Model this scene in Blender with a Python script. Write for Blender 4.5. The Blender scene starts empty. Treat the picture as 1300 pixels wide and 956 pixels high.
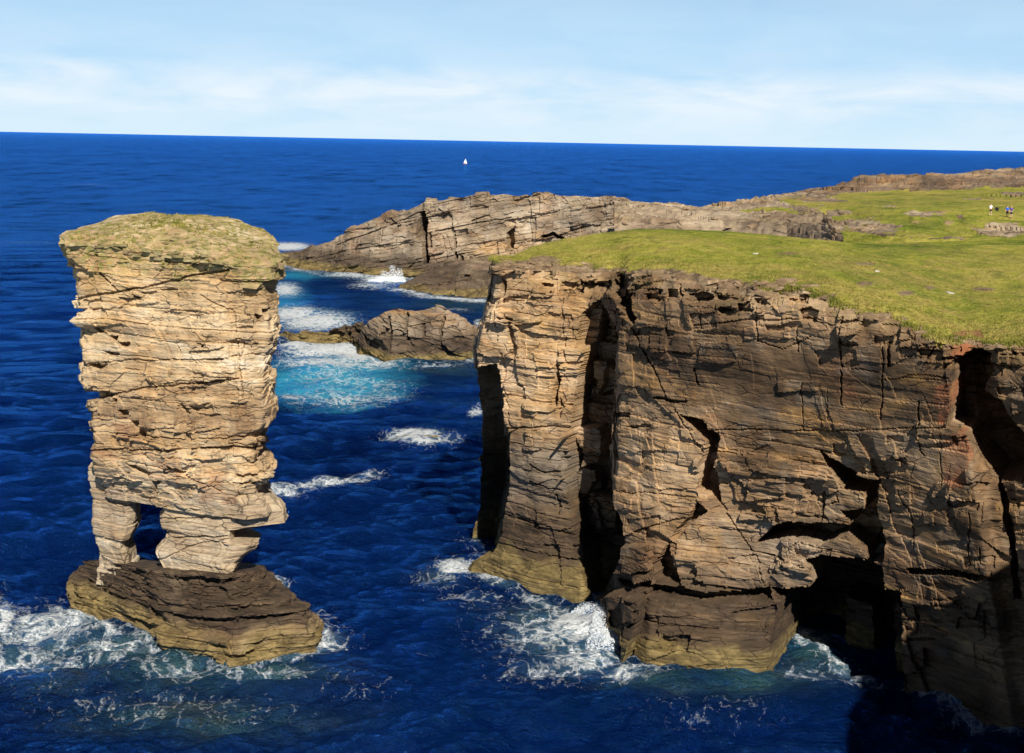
import bpy, bmesh, math, random
import numpy as np
from mathutils import Vector, Matrix

random.seed(7); np.random.seed(7)
scene = bpy.context.scene
COL = scene.collection

# ------------------------------------------------------------------ camera
H, FPX, CX, CY = 42.0, 1805.0, 650.0, 478.0
PITCH, ROLL = math.radians(9.40), math.radians(1.12)
RIGHT = np.array([1.0, 0, 0]); FWD = np.array([0, math.cos(PITCH), -math.sin(PITCH)]); UP = np.array([0, math.sin(PITCH), math.cos(PITCH)])
cam_data = bpy.data.cameras.new('camera'); cam = bpy.data.objects.new('camera', cam_data); COL.objects.link(cam)
cam_data.sensor_width = 36.0; cam_data.lens = 36.0*FPX/1300.0; cam_data.clip_start = 0.5; cam_data.clip_end = 200000.0
r2 = RIGHT*math.cos(ROLL)+UP*math.sin(ROLL); u2 = -RIGHT*math.sin(ROLL)+UP*math.cos(ROLL)
cam.matrix_world = Matrix(((r2[0], u2[0], -FWD[0], 0), (r2[1], u2[1], -FWD[1], 0), (r2[2], u2[2], -FWD[2], H), (0, 0, 0, 1)))
scene.camera = cam

# ------------------------------------------------------------------ sky, sun, exposure
SUN_AZ, SUN_EL = math.radians(14), math.radians(38)          # azimuth: to the right of straight behind the camera
SUNV = np.array([math.sin(SUN_AZ)*math.cos(SUN_EL), -math.cos(SUN_AZ)*math.cos(SUN_EL), math.sin(SUN_EL)])
world = bpy.data.worlds.new('World'); scene.world = world; world.use_nodes = True
wn, wl = world.node_tree.nodes, world.node_tree.links
wn.clear()
wout = wn.new('ShaderNodeOutputWorld'); wbg = wn.new('ShaderNodeBackground'); wbg.inputs['Strength'].default_value = 0.05
sky = wn.new('ShaderNodeTexSky'); sky.sky_type = 'NISHITA'; sky.sun_disc = False
sky.sun_elevation = SUN_EL; sky.sun_rotation = math.pi-SUN_AZ; sky.altitude = 40; sky.air_density = 0.4; sky.dust_density = 0.0; sky.ozone_density = 4.0
wtc = wn.new('ShaderNodeTexCoord')
wmap = wn.new('ShaderNodeMapping'); wmap.inputs['Scale'].default_value = (5.5, 5.5, 24)
wnz = wn.new('ShaderNodeTexNoise'); wnz.inputs['Scale'].default_value = 2.0; wnz.inputs['Detail'].default_value = 7; wnz.inputs['Roughness'].default_value = 0.55; wnz.inputs['Distortion'].default_value = 0.4
wsep = wn.new('ShaderNodeSeparateXYZ')
wband = wn.new('ShaderNodeValToRGB')                       # R: thin haze by height, G: cloud cover by height
cr = wband.color_ramp; cr.elements[0].position = 0.0; cr.elements[0].color = (.95, .30, .10, 1); cr.elements[1].position = 0.42; cr.elements[1].color = (.0, .0, .9, 1)
for pos, h_, c_, w_ in ((0.012, .95, .40, .25), (0.026, .94, .75, .5), (0.040, .93, .7, .75), (0.052, .92, .22, .95), (0.080, .88, .10, 1), (0.14, .50, .15, 1), (0.25, .12, .15, 1)):
    e = cr.elements.new(pos); e.color = (h_, c_, w_, 1)
whc = wn.new('ShaderNodeMix'); whc.data_type = 'RGBA'; whc.inputs[6].default_value = (9.3, 11.7, 13.3, 1); whc.inputs[7].default_value = (6.7, 10.2, 13.3, 1)
wsc = wn.new('ShaderNodeSeparateColor'); whz = wn.new('ShaderNodeMix'); whz.data_type = 'RGBA'; wl.new(wsc.outputs[2], whc.inputs['Factor']); wl.new(whc.outputs[2], whz.inputs[7])
wr = wn.new('ShaderNodeMapRange'); wr.inputs['From Min'].default_value = 0.34; wr.inputs['From Max'].default_value = 0.62
wmul = wn.new('ShaderNodeMath'); wmul.operation = 'MULTIPLY'
wmix = wn.new('ShaderNodeMix'); wmix.data_type = 'RGBA'; wmix.inputs[7].default_value = (12.0, 12.8, 13.4, 1)
wl.new(wtc.outputs['Generated'], wmap.inputs['Vector']); wl.new(wmap.outputs[0], wnz.inputs['Vector'])
wl.new(wtc.outputs['Generated'], wsep.inputs[0]); wl.new(wsep.outputs['Z'], wband.inputs['Fac'])
wl.new(wnz.outputs['Fac'], wr.inputs['Value']); wl.new(wr.outputs[0], wmul.inputs[0]); wl.new(wband.outputs['Color'], wsc.inputs[0]); wl.new(wsc.outputs[1], wmul.inputs[1]); wl.new(wsc.outputs[0], whz.inputs['Factor']); wl.new(sky.outputs[0], whz.inputs[6])
wl.new(wmul.outputs[0], wmix.inputs['Factor']); wl.new(whz.outputs[2], wmix.inputs[6])
wl.new(wmix.outputs[2], wbg.inputs['Color']); wl.new(wbg.outputs[0], wout.inputs['Surface'])

sd = bpy.data.lights.new('sun', 'SUN'); sd.energy = 5.0; sd.angle = math.radians(0.53); sd.color = (1.0, 0.95, 0.86)
sun = bpy.data.objects.new('sun', sd); COL.objects.link(sun)
sun.rotation_euler = Vector(tuple(-SUNV)).to_track_quat('-Z', 'Y').to_euler(); sun.location = (60, -100, 150)
scene.view_settings.view_transform = 'Standard'; scene.view_settings.look = 'None'
scene.view_settings.exposure = 0.58; scene.view_settings.gamma = 1.0

# ------------------------------------------------------------------ maths helpers
def ray(px, py):
    dx, dy = px-CX, py-CY
    u = dx*math.cos(ROLL)+dy*math.sin(ROLL); v = -dx*math.sin(ROLL)+dy*math.cos(ROLL)
    return FWD*FPX+RIGHT*u-UP*v
def at_z(px, py, z):
    d = ray(px, py); return np.array([0, 0, H])+d*((z-H)/d[2])
def at_y(px, py, y):
    d = ray(px, py); return np.array([0, 0, H])+d*(y/d[1])
def proj(P):
    q = P-np.array([0, 0, H]); w = q@FWD
    u = (q@RIGHT)/w*FPX; v = -(q@UP)/w*FPX
    return CX+u*math.cos(ROLL)-v*math.sin(ROLL), CY+u*math.sin(ROLL)+v*math.cos(ROLL)

def h01(*a):
    h = np.uint64(0x9E3779B97F4A7C15)
    out = None
    for k, x in enumerate(a):
        x = (np.asarray(x).astype(np.int64).astype(np.uint64)+np.uint64(k*7919+13))
        out = x*np.uint64(0xBF58476D1CE4E5B9) if out is None else (out ^ (x+h+(out << np.uint64(6))+(out >> np.uint64(2))))*np.uint64(0x94D049BB133111EB)
        out = out ^ (out >> np.uint64(29))
    out = out*np.uint64(0xBF58476D1CE4E5B9); out = out ^ (out >> np.uint64(32))
    return (out & np.uint64(0xFFFFFF)).astype(np.float64)/float(0xFFFFFF)
np.seterr(over='ignore')

def vnoise(x, y, z, seed=0):
    x, y, z = np.broadcast_arrays(x, y, z)
    xi, yi, zi = np.floor(x), np.floor(y), np.floor(z)
    fx, fy, fz = x-xi, y-yi, z-zi
    fx, fy, fz = fx*fx*(3-2*fx), fy*fy*(3-2*fy), fz*fz*(3-2*fz)
    r = 0
    for dx in (0, 1):
        for dy in (0, 1):
            for dz in (0, 1):
                w = (fx if dx else 1-fx)*(fy if dy else 1-fy)*(fz if dz else 1-fz)
                r = r+w*h01(xi+dx, yi+dy, zi+dz, np.full(1, seed))
    return r*2-1
def fbm(x, y, z, seed=0, octaves=3, gain=.5):
    a, t, r = 1.0, 0.0, 0
    for o in range(octaves):
        r = r+a*vnoise(x*2**o, y*2**o, z*2**o, seed+o*17); t += a; a *= gain
    return r/t
def sstep(a, b, x):
    t = np.clip((x-a)/(b-a), 0, 1); return t*t*(3-2*t)

def strata(s, zz, seed, levels, joint=1.0):
    """bedded, jointed rock: offset (metres, outward) and a tone per block"""
    off = np.zeros_like(zz); tone = np.zeros_like(zz); rng = np.random.RandomState(seed)
    s = s+.55*fbm(s*.35, zz*.55, zz*0, seed+77, 3)+.25*zz
    for li, (t0, t1, l0, l1, amp, crack, tw) in enumerate(levels):
        b = np.cumsum(rng.uniform(t0, t1, int(80/t0)))-15
        k = np.clip(np.searchsorted(b, zz)-1, 0, len(b)-2)
        up = zz-b[k]; th = b[k+1]-b[k]
        L = l0+(l1-l0)*h01(k, seed+li*5+1)
        q = (s+h01(k, seed+li*5+2)*L*3)/L
        q = q+.35*(h01(np.floor(q), k, seed+li)-.5)*(1 if l1 < 4 else .6)
        j = np.floor(q); fq = (q-j)*L
        hb = h01(k, j, seed+li*5+3)
        o = (hb-.5)*2.2*amp+(h01(k, seed+li*5+4)-.5)*.8*amp if li == 0 else amp*(2.0*vnoise(s/L*1.4, k*7.31, k*3.7, seed+li)+1.1*(h01(k, seed+li*5+4)-.5))
        tilt = (h01(k, j, seed+li*5+6)-.5)*amp*.9
        o = o+tilt*(up/th-.5)+((h01(k, j, seed+li*5+14)-.5)*amp*1.6*(fq/L-.5) if li == 0 else .35*amp*(up/th))
        hc = h01(k, seed+li*5+7)
        o = o-crack*((up < .09+.07*hc) & (hc*.5+h01(k, j, seed+33)*.5 > .56))*(.4+.6*h01(k, j, seed+31))
        hj = h01(k, j, seed+li*5+9)
        o = o-joint*crack*.45*((fq < .10) & (hj > (.55 if li == 0 else .8)))
        off = off+o; tone = tone+tw*(h01(k, j, seed+li*5+8)*.55+h01(k, seed+li*5+12)*.45)
    return off, tone

def shards(s, z, size, seed):
    """angular break-outs: jittered cells, each a tilted plane of its own"""
    u, v = s/size, z/(size*.8); ui, vi = np.floor(u), np.floor(v); best = np.full(u.shape, 1e9); o = np.zeros_like(u)
    for du in (-1, 0, 1):
        for dv_ in (-1, 0, 1):
            cu, cv_ = ui+du, vi+dv_
            ju, jv = cu+.15+.7*h01(cu, cv_, seed+1), cv_+.15+.7*h01(cu, cv_, seed+2)
            d = np.abs(u-ju)*1.1+np.abs(v-jv)+.25*np.hypot(u-ju, v-jv)
            val = (h01(cu, cv_, seed+3)-.5)*1.2+(h01(cu, cv_, seed+4)-.5)*1.4*(u-ju)+(h01(cu, cv_, seed+5)-.5)*1.4*(v-jv)
            m = d < best; best = np.where(m, d, best); o = np.where(m, val, o)
    return o

def in_poly(px, py, poly):
    c = np.zeros(px.shape, bool); n = len(poly); j = n-1
    for i in range(n):
        xi, yi = poly[i]; xj, yj = poly[j]
        if yi != yj:
            c ^= ((yi > py) != (yj > py)) & (px < (xj-xi)*(py-yi)/(yj-yi)+xi)
        j = i
    return c
def near_line(px, py, pts, w):
    best = np.full(px.shape, 1e9)
    for (x0, y0), (x1, y1) in zip(pts[:-1], pts[1:]):
        dx, dy = x1-x0, y1-y0; L2 = dx*dx+dy*dy
        t = np.clip(((px-x0)*dx+(py-y0)*dy)/L2, 0, 1)
        best = np.minimum(best, np.hypot(px-x0-t*dx, py-y0-t*dy))
    return best < w

# ------------------------------------------------------------------ object helpers
def link(o, parent=None):
    COL.objects.link(o)
    if parent is not None: o.parent = parent
    return o
def tag(o, label=None, cat=None, group=None, kind=None):
    if label: o['label'] = label
    if cat: o['category'] = cat
    if group: o['group'] = group
    if kind: o['kind'] = kind
    return o
def empty(name, loc=(0, 0, 0)):
    o = bpy.data.objects.new(name, None); o.empty_display_size = 1; o.location = loc; return link(o)
def mesh_np(name, V, F, mat, parent=None, smooth=False, colors=None):
    """V (n,3), F (m,k) index array with k = 3 or 4"""
    me = bpy.data.meshes.new(name); V = np.asarray(V, np.float32); F = np.asarray(F, np.int32)
    if parent is not None: V = V-np.array(parent.location, np.float32)
    k = F.shape[1]; me.vertices.add(len(V)); me.vertices.foreach_set('co', V.ravel())
    me.loops.add(F.size); me.loops.foreach_set('vertex_index', F.ravel())
    me.polygons.add(len(F)); me.polygons.foreach_set('loop_start', np.arange(0, F.size, k, dtype=np.int32))
    me.polygons.foreach_set('use_smooth', np.full(len(F), smooth, bool))
    if colors:
        for nm, c in colors.items():
            if c.ndim == 1:
                a = me.attributes.new(nm, 'FLOAT', 'POINT'); a.data.foreach_set('value', c.astype(np.float32))
            else:
                a = me.attributes.new(nm, 'FLOAT_COLOR', 'POINT')
                a.data.foreach_set('color', np.hstack([c, np.ones((len(c), 1))]).astype(np.float32).ravel())
    me.update(calc_edges=True); me.materials.append(mat)
    return link(bpy.data.objects.new(name, me), parent)
def grid_faces(nr, nc, wrap=False, off=0):
    i, j = np.meshgrid(np.arange(nr-1), np.arange(nc if wrap else nc-1), indexing='ij')
    jn = (j+1) % nc
    return np.stack([i*nc+j, i*nc+jn, (i+1)*nc+jn, (i+1)*nc+j], -1).reshape(-1, 4)+off
def orient(V, F, outward):
    """flip all faces when the mean normal points against outward"""
    a, b, c = V[F[:, 0]], V[F[:, 1]], V[F[:, 2]]
    n = np.cross(b-a, c-a).sum(0)
    return F[:, ::-1] if n@np.asarray(outward, float) < 0 else F

# ------------------------------------------------------------------ materials
def new_mat(name):
    m = bpy.data.materials.new(name); m.use_nodes = True
    nt = m.node_tree; nt.nodes.clear()
    out = nt.nodes.new('ShaderNodeOutputMaterial'); p = nt.nodes.new('ShaderNodeBsdfPrincipled')
    nt.links.new(p.outputs[0], out.inputs['Surface'])
    return m, nt, p
class NT:
    def __init__(s, nt): s.nt = nt
    def n(s, t, **kw):
        o = s.nt.nodes.new(t)
        for k, v in kw.items(): setattr(o, k, v)
        return o
    def L(s, a, b): s.nt.links.new(a, b)
    def coord(s, scale=(1, 1, 1), rot=(0, 0, 0)):
        g = s.n('ShaderNodeNewGeometry'); m = s.n('ShaderNodeMapping')
        m.inputs['Scale'].default_value = scale; m.inputs['Rotation'].default_value = rot
        s.L(g.outputs['Position'], m.inputs['Vector']); return m.outputs[0]
    def noise(s, scale=(1, 1, 1), detail=4, rough=.55, dist=0, rot=(0, 0, 0)):
        t = s.n('ShaderNodeTexNoise'); t.inputs['Scale'].default_value = 1; t.inputs['Detail'].default_value = detail
        t.inputs['Roughness'].default_value = rough; t.inputs['Distortion'].default_value = dist
        s.L(s.coord(scale, rot), t.inputs['Vector']); return t.outputs['Fac']
    def rng(s, v, a, b, c=0, d=1):
        m = s.n('ShaderNodeMapRange'); m.inputs[1].default_value = a; m.inputs[2].default_value = b; m.inputs[3].default_value = c; m.inputs[4].default_value = d
        s.L(v, m.inputs[0]); return m.outputs[0]
    def math(s, op, a, b=None):
        m = s.n('ShaderNodeMath', operation=op)
        for k, v in enumerate((a, b)):
            if v is None: continue
            if isinstance(v, (int, float)): m.inputs[k].default_value = v
            else: s.L(v, m.inputs[k])
        return m.outputs[0]
    def mix(s, f, a, b, blend='MIX'):
        m = s.n('ShaderNodeMix', data_type='RGBA', blend_type=blend)
        for k, v in ((0, f), (6, a), (7, b)):
            if isinstance(v, (int, float)): m.inputs[k].default_value = v
            elif isinstance(v, tuple): m.inputs[k].default_value = v if len(v) == 4 else v+(1,)
            else: s.L(v, m.inputs[k])
        return m.outputs[2]
    def ramp(s, f, stops, interp='LINEAR'):
        r = s.n('ShaderNodeValToRGB'); c = r.color_ramp; c.interpolation = interp
        c.elements[0].position = stops[0][0]; c.elements[0].color = stops[0][1]+(1,)
        c.elements[1].position = stops[-1][0]; c.elements[1].color = stops[-1][1]+(1,)
        for pos, col in stops[1:-1]:
            e = c.elements.new(pos); e.color = col+(1,)
        s.L(f, r.inputs[0]); return r.outputs[0]
    def attr(s, name):
        a = s.n('ShaderNodeAttribute'); a.attribute_name = name; return a
    def sepc(s, c):
        q = s.n('ShaderNodeSeparateColor'); s.L(c, q.inputs[0]); return q.outputs
    def bump(s, h, strength, dist, prev=None):
        b = s.n('ShaderNodeBump'); b.inputs['Strength'].default_value = strength; b.inputs['Distance'].default_value = dist
        s.L(h, b.inputs['Height'])
        if prev is not None: s.L(prev, b.inputs['Normal'])
        return b.outputs[0]

def rock_material(name, stops, tilt=0.0, grain=1.0):
    m, nt, p = new_mat(name); q = NT(nt)
    A = q.sepc(q.attr('surf_a').outputs['Color'])        # tone, lichen, rust
    B = q.sepc(q.attr('surf_b').outputs['Color'])        # wet, algae, grey
    g = grain
    patch = q.noise((.16*g, .16*g, .22*g), 5, .6, .6)
    lam = q.noise((.25*g, .25*g, 5.5*g), 5, .62, .25, (0, tilt, 0))
    fine = q.noise((2.2*g, 2.2*g, 6*g), 4, .65)
    f = q.math('ADD', q.math('MULTIPLY', A[0], .70), q.math('MULTIPLY', q.math('SUBTRACT', patch, .5), 1.25))
    f = q.math('ADD', f, q.math('MULTIPLY', q.math('SUBTRACT', lam, .5), .36))
    f = q.math('ADD', f, .15)
    col = q.ramp(f, stops)
    ochre = q.rng(q.noise((.1*g, .1*g, .3*g), 5, .6, .8), .56, .68)
    col = q.mix(q.math('MULTIPLY', ochre, .45), col, (.48, .27, .085))
    oc = q.math('MULTIPLY', q.attr('ochre').outputs['Fac'], q.rng(q.noise((.45*g, .45*g, .7*g), 5, .6, .4), .3, .62, .25, 1))
    col = q.mix(oc, col, q.ramp(lam, [(.3, (.30, .17, .06)), (.7, (.54, .345, .14))]))
    col = q.mix(q.math('MULTIPLY', B[2], .8), col, q.ramp(q.math('ADD', lam, q.math('MULTIPLY', q.math('SUBTRACT', fine, .5), .5)), [(.3, (.17, .14, .105)), (.7, (.40, .345, .265))]))
    rn = q.rng(q.noise((.7*g, .7*g, .35*g), 4, .6, .4), .3, .62)
    col = q.mix(q.math('MULTIPLY', A[2], rn), col, (.26, .095, .042))
    streak = q.rng(q.noise((.9*g, .9*g, .06*g), 5, .65, .3), .50, .72)
    col = q.mix(q.math('MULTIPLY', streak, .30), col, (.085, .068, .052))
    speck = q.rng(fine, .30, .46, 1, 0)
    col = q.mix(q.math('MULTIPLY', speck, .5), col, (.07, .052, .038))
    fw = q.n('ShaderNodeTexNoise'); fw.inputs['Scale'].default_value = .8; fw.inputs['Detail'].default_value = 4; q.L(q.coord((g, g, g)), fw.inputs['Vector'])
    fad = q.n('ShaderNodeVectorMath', operation='MULTIPLY_ADD'); q.L(fw.outputs['Color'], fad.inputs[0]); fad.inputs[1].default_value = (.45, .45, .3); q.L(q.coord((.34*g, .34*g, 1.1*g)), fad.inputs[2])
    fv = q.n('ShaderNodeTexVoronoi', feature='DISTANCE_TO_EDGE'); fv.inputs['Scale'].default_value = 1.0; q.L(fad.outputs[0], fv.inputs['Vector'])
    fmask = q.rng(q.noise((.3*g, .3*g, .4*g), 3, .5), .47, .60)
    frac = q.math('MULTIPLY', q.rng(fv.outputs[0], 0, .035, 1, 0), fmask)
    fc_ = q.n('ShaderNodeTexVoronoi'); fc_.inputs['Scale'].default_value = 1.0; q.L(fad.outputs[0], fc_.inputs['Vector'])
    fcell = q.sepc(fc_.outputs['Color'])[0]
    col = q.mix(q.math('MULTIPLY', fmask, .32), col, q.mix(fcell, (.10, .072, .045), (.52, .40, .26)), 'OVERLAY')
    col = q.mix(q.math('MULTIPLY', frac, .55), col, (.035, .025, .017))
    crk = q.rng(lam, .29, .35, 1, 0)
    col = q.mix(q.math('MULTIPLY', crk, .4), col, (.055, .04, .028))
    ln = q.rng(q.noise((1.4*g, 1.4*g, 1.7*g), 5, .7, .4), .42, .60)
    licol = q.ramp(q.noise((1.1*g, 1.1*g, 1.1*g), 4, .6), [(.28, (.075, .07, .018)), (.46, (.19, .165, .045)), (.60, (.30, .245, .11)), (.72, (.42, .21, .025))])
    col = q.mix(q.math('MULTIPLY', A[1], ln), col, licol)
    wn_ = q.rng(q.noise((.35*g, .35*g, .9*g), 5, .65, .5),   .25, .6, .8, 1)
    wetc = q.ramp(q.noise((.5*g, .5*g, 3*g), 5, .65, .3), [(.3, (.016, .011, .007)), (.55, (.048, .031, .018)), (.75, (.125, .08, .045))])
    col = q.mix(q.math('MULTIPLY', B[0], wn_), col, wetc)
    algc = q.ramp(q.noise((.8*g, .8*g, 1.8*g), 5, .65, .3), [(.25, (.042, .029, .012)), (.48, (.125, .088, .031)), (.75, (.29, .21, .08))])
    col = q.mix(q.math('MULTIPLY', B[1], q.rng(q.noise((.5*g, .5*g, .5*g), 5, .7), .3, .5, .6, 1)), col, algc)
    p.inputs['Roughness'].default_value = .85; p.inputs['Specular IOR Level'].default_value = .25
    q.L(col, p.inputs['Base Color'])
    lmask = q.rng(q.noise((.22*g, .22*g, .5*g), 3, .5, .5), .38, .62, .25, 1)
    b0 = q.bump(q.math('ADD', q.math('MULTIPLY', frac, -1.0), q.math('MULTIPLY', q.math('MULTIPLY', fcell, fmask), .5)), .8, .18/g)
    b1 = q.bump(q.math('MULTIPLY', lam, lmask), .5, .16/g, b0); b2 = q.bump(fine, .8, .07/g, b1); q.L(b2, p.inputs['Normal'])
    return m
PALE = [(.05, (.085, .060, .040)), (.28, (.22, .138, .073)), (.48, (.39, .265, .143)), (.68, (.51, .38, .225)), (.95, (.60, .50, .36))]
BROWN = [(.05, (.038, .024, .013)), (.28, (.10, .060, .030)), (.46, (.188, .117, .060)), (.66, (.335, .222, .124)), (.92, (.56, .41, .26))]
M_stack = rock_material('pale_sandstone', PALE, .05)
M_cliff = rock_material('brown_sandstone', BROWN, -.02)
M_far = rock_material('far_sandstone', [(.05, (.06, .043, .03)), (.3, (.14, .10, .066)), (.5, (.235, .172, .11)), (.7, (.35, .27, .18)), (.95, (.48, .39, .275))], .28, .45)

def turf_material(name, dry=.0, grain=1.0):
    m, nt, p = new_mat(name); q = NT(nt); g = grain
    A = q.sepc(q.attr('surf_a').outputs['Color'])        # bare rock, dry grass, soil
    big = q.noise((.055*g, .03*g, .05), 5, .6, .8); mid = q.noise((.55*g, .35*g, .5), 6, .68, .3); fin = q.noise((3*g, 2.2*g, 3), 4, .7)
    f = q.math('ADD', q.math('MULTIPLY', big, 1.25), q.math('MULTIPLY', mid, .6)); f = q.math('SUBTRACT', f, .43-dry*.1)
    col = q.ramp(f, [(.22, (.060, .085, .011)), (.36, (.135, .165, .018)), (.50, (.235, .235, .030)), (.62, (.33, .285, .055)), (.78, (.40, .30, .10))])
    col = q.mix(q.math('MULTIPLY', A[1], q.rng(mid, .30, .62)), col, q.ramp(fin, [(.3, (.16, .12, .03)), (.7, (.40, .32, .085))]))
    blotch = q.noise((.20*g, .11*g, .2), 6, .7, .6)
    col = q.mix(q.rng(blotch, .53, .66, 0, .75), col, q.ramp(mid, [(.35, (.13, .095, .032)), (.65, (.34, .25, .075))]))
    col = q.mix(q.rng(blotch, .36, .46, .55, 0), col, (.055, .085, .012))
    col = q.mix(q.rng(fin, .30, .44, .6, 0), col, (.035, .042, .010))
    col = q.mix(q.math('MULTIPLY', A[2], q.rng(mid, .3, .5)), col, (.20, .10, .045))
    rk = q.ramp(q.noise((1*g, 1*g, 3*g), 5, .65), [(.3, (.09, .06, .034)), (.55, (.22, .155, .09)), (.8, (.38, .29, .185))])
    edge = q.math('ADD', A[0], q.math('MULTIPLY', q.math('SUBTRACT', q.noise((.9*g, .9*g, .9), 5, .7), .5), .9))
    col = q.mix(q.math('MULTIPLY', q.rng(edge, .45, .62), q.rng(A[0], .02, .15)), col, rk)
    p.inputs['Roughness'].default_value = .95; p.inputs['Specular IOR Level'].default_value = .08
    q.L(col, p.inputs['Base Color'])
    b1 = q.bump(mid, .9, .7); b2 = q.bump(fin, .9, .22, b1); q.L(b2, p.inputs['Normal'])
    return m
M_turf = turf_material('clifftop_turf'); M_land = turf_material('far_turf', .1, .6)
def plain(name, col, rough=.8, var=.25, sc=6, spec=.3):
    m, nt, p = new_mat(name); q = NT(nt)
    c = q.mix(q.noise((sc, sc, sc), 3), tuple(x*(1-var) for x in col), tuple(min(1, x*(1+var)) for x in col))
    q.L(c, p.inputs['Base Color']); p.inputs['Roughness'].default_value = rough; p.inputs['Specular IOR Level'].default_value = spec
    return m
def tuft_material():
    m, nt, p = new_mat('grass_tufts'); q = NT(nt)
    col = q.ramp(q.noise((.5, .5, .5), 4, .65), [(.3, (.10, .11, .02)), (.5, (.20, .185, .036)), (.7, (.36, .28, .085))])
    q.L(col, p.inputs['Base Color']); p.inputs['Roughness'].default_value = .9; p.inputs['Specular IOR Level'].default_value = .1
    return m
M_tuft = tuft_material()

def sea_material():
    m, nt, p = new_mat('sea_water'); q = NT(nt)
    foam, aqua, shoal = q.attr('foam').outputs['Fac'], q.attr('aqua').outputs['Fac'], q.attr('shoal').outputs['Fac']
    big = q.noise((.012, .03, .01), 4, .6, .5)
    deep = q.ramp(big, [(.3, (.0008, .007, .044)), (.55, (.0012, .011, .064)), (.75, (.0018, .016, .085))])
    sw = q.noise((.22, .30, .2), 4, .6, .8)
    col = q.mix(q.math('MULTIPLY', q.rng(q.math('ADD', aqua, q.math('MULTIPLY', q.math('SUBTRACT', sw, .5), .7)), .25, .95), 1), deep, (.05, .42, .60))
    col = q.mix(q.math('MULTIPLY', shoal, q.rng(sw, .25, .6, .5, 1)), col, q.ramp(q.noise((.16, .2, .2), 4, .6, .6), [(.35, (.020, .062, .072)), (.55, (.05, .115, .095)), (.72, (.10, .115, .045))]))
    # lace of foam: cells torn by the swell
    co = q.coord((.42, .30, .3)); wv = q.n('ShaderNodeTexNoise'); wv.inputs['Scale'].default_value = .9; wv.inputs['Detail'].default_value = 4; q.L(co, wv.inputs['Vector'])
    ad = q.n('ShaderNodeVectorMath', operation='MULTIPLY_ADD'); q.L(wv.outputs['Color'], ad.inputs[0]); ad.inputs[1].default_value = (2.4, 2.4, 2.4); q.L(co, ad.inputs[2])
    vo = q.n('ShaderNodeTexVoronoi', feature='DISTANCE_TO_EDGE'); vo.inputs['Scale'].default_value = 1.1; q.L(ad.outputs[0], vo.inputs['Vector'])
    vo2 = q.n('ShaderNodeTexVoronoi', feature='DISTANCE_TO_EDGE'); vo2.inputs['Scale'].default_value = 3.1; q.L(ad.outputs[0], vo2.inputs['Vector'])
    lace = q.math('ADD', q.rng(vo.outputs[0], 0, .30, 1, 0), q.rng(vo2.outputs[0], 0, .25, .55, 0))
    n1 = q.noise((1.5, 1.1, 1.2), 7, .78, .8)
    v = q.math('ADD', q.math('MULTIPLY', foam, 1.25), q.math('MULTIPLY', q.math('SUBTRACT', q.math('MULTIPLY', lace, .6), .42), .9))
    v = q.math('ADD', v, q.math('MULTIPLY', q.math('SUBTRACT', n1, .5), 1.3))
    milk = q.math('MULTIPLY', q.rng(q.math('ADD', foam, q.math('MULTIPLY', q.math('SUBTRACT', n1, .5), .5)), .22, 1.0), .55)
    col = q.mix(milk, col, (.22, .42, .50))
    fm = q.math('MULTIPLY', q.rng(v, .50, 1.15), q.rng(foam, .015, .10))
    # whitecaps far out
    cap = q.math('MULTIPLY', q.rng(q.noise((.10, .28, .1), 5, .6, .3), .735, .78), q.rng(q.noise((.9, 1.6, .5), 3, .6), .42, .6))
    fm = q.math('MAXIMUM', fm, q.math('MULTIPLY', cap, .8))
    col = q.mix(fm, col, (.80, .83, .84))
    fm = q.math('MAXIMUM', fm, q.math('MULTIPLY', milk, .8))
    w1 = q.noise((.10, .22, .1), 4, .55, .2, (0, 0, .12)); w2 = q.noise((.42, .75, .5), 5, .62, .2, (0, 0, -.1)); w3 = q.noise((2.0, 3.4, 2), 4, .65)
    b = q.bump(w1, .8, 4.0); b = q.bump(w2, 1.0, 2.0, b); b = q.bump(w3, 1.0, .9, b)
    nt.nodes.remove(p)
    out = [n_ for n_ in nt.nodes if n_.type == 'OUTPUT_MATERIAL'][0]
    dif = q.n('ShaderNodeBsdfDiffuse'); q.L(col, dif.inputs['Color']); q.L(b, dif.inputs['Normal'])
    glo = q.n('ShaderNodeBsdfGlossy'); glo.inputs['Color'].default_value = (.07, .34, 1.0, 1); glo.inputs['Roughness'].default_value = .10; q.L(b, glo.inputs['Normal'])
    fr = q.n('ShaderNodeFresnel'); fr.inputs['IOR'].default_value = 1.34; q.L(b, fr.inputs['Normal'])
    chop = q.math('ADD', q.noise((.035, .11, .05), 6, .72, .4, (0, 0, .08)), q.math('MULTIPLY', q.noise((.25, .6, .3), 4, .7, .3, (0, 0, -.06)), .6))
    chop = q.math('ADD', q.math('MULTIPLY', chop, .75), q.math('MULTIPLY', q.noise((.007, .0028, .005), 10, .82, .3), .5))
    chop = q.math('ADD', q.math('MULTIPLY', chop, .8), q.math('MULTIPLY', q.noise((.75, 1.5, .8), 4, .65, .4), .55))
    chop = q.math('ADD', chop, q.math('ADD', q.math('MULTIPLY', q.noise((.06, .022, .05), 2, .6, .3), .34), q.math('MULTIPLY', q.noise((.022, .0065, .02), 2, .6, .3), .30)))
    unres = q.rng(chop, 1.09, 1.37, .15, 4.4)
    fac = q.math('MULTIPLY', q.math('MULTIPLY', q.math('MINIMUM', fr.outputs[0], .42), unres), q.rng(fm, 0, .8, 1, 0))
    mx = q.n('ShaderNodeMixShader'); q.L(fac, mx.inputs[0]); q.L(dif.outputs[0], mx.inputs[1]); q.L(glo.outputs[0], mx.inputs[2]); q.L(mx.outputs[0], out.inputs['Surface'])
    return m
M_sea = sea_material()
M_foam = plain('white_foam', (.82, .85, .87), .9, .05, 3, .1)

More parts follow.
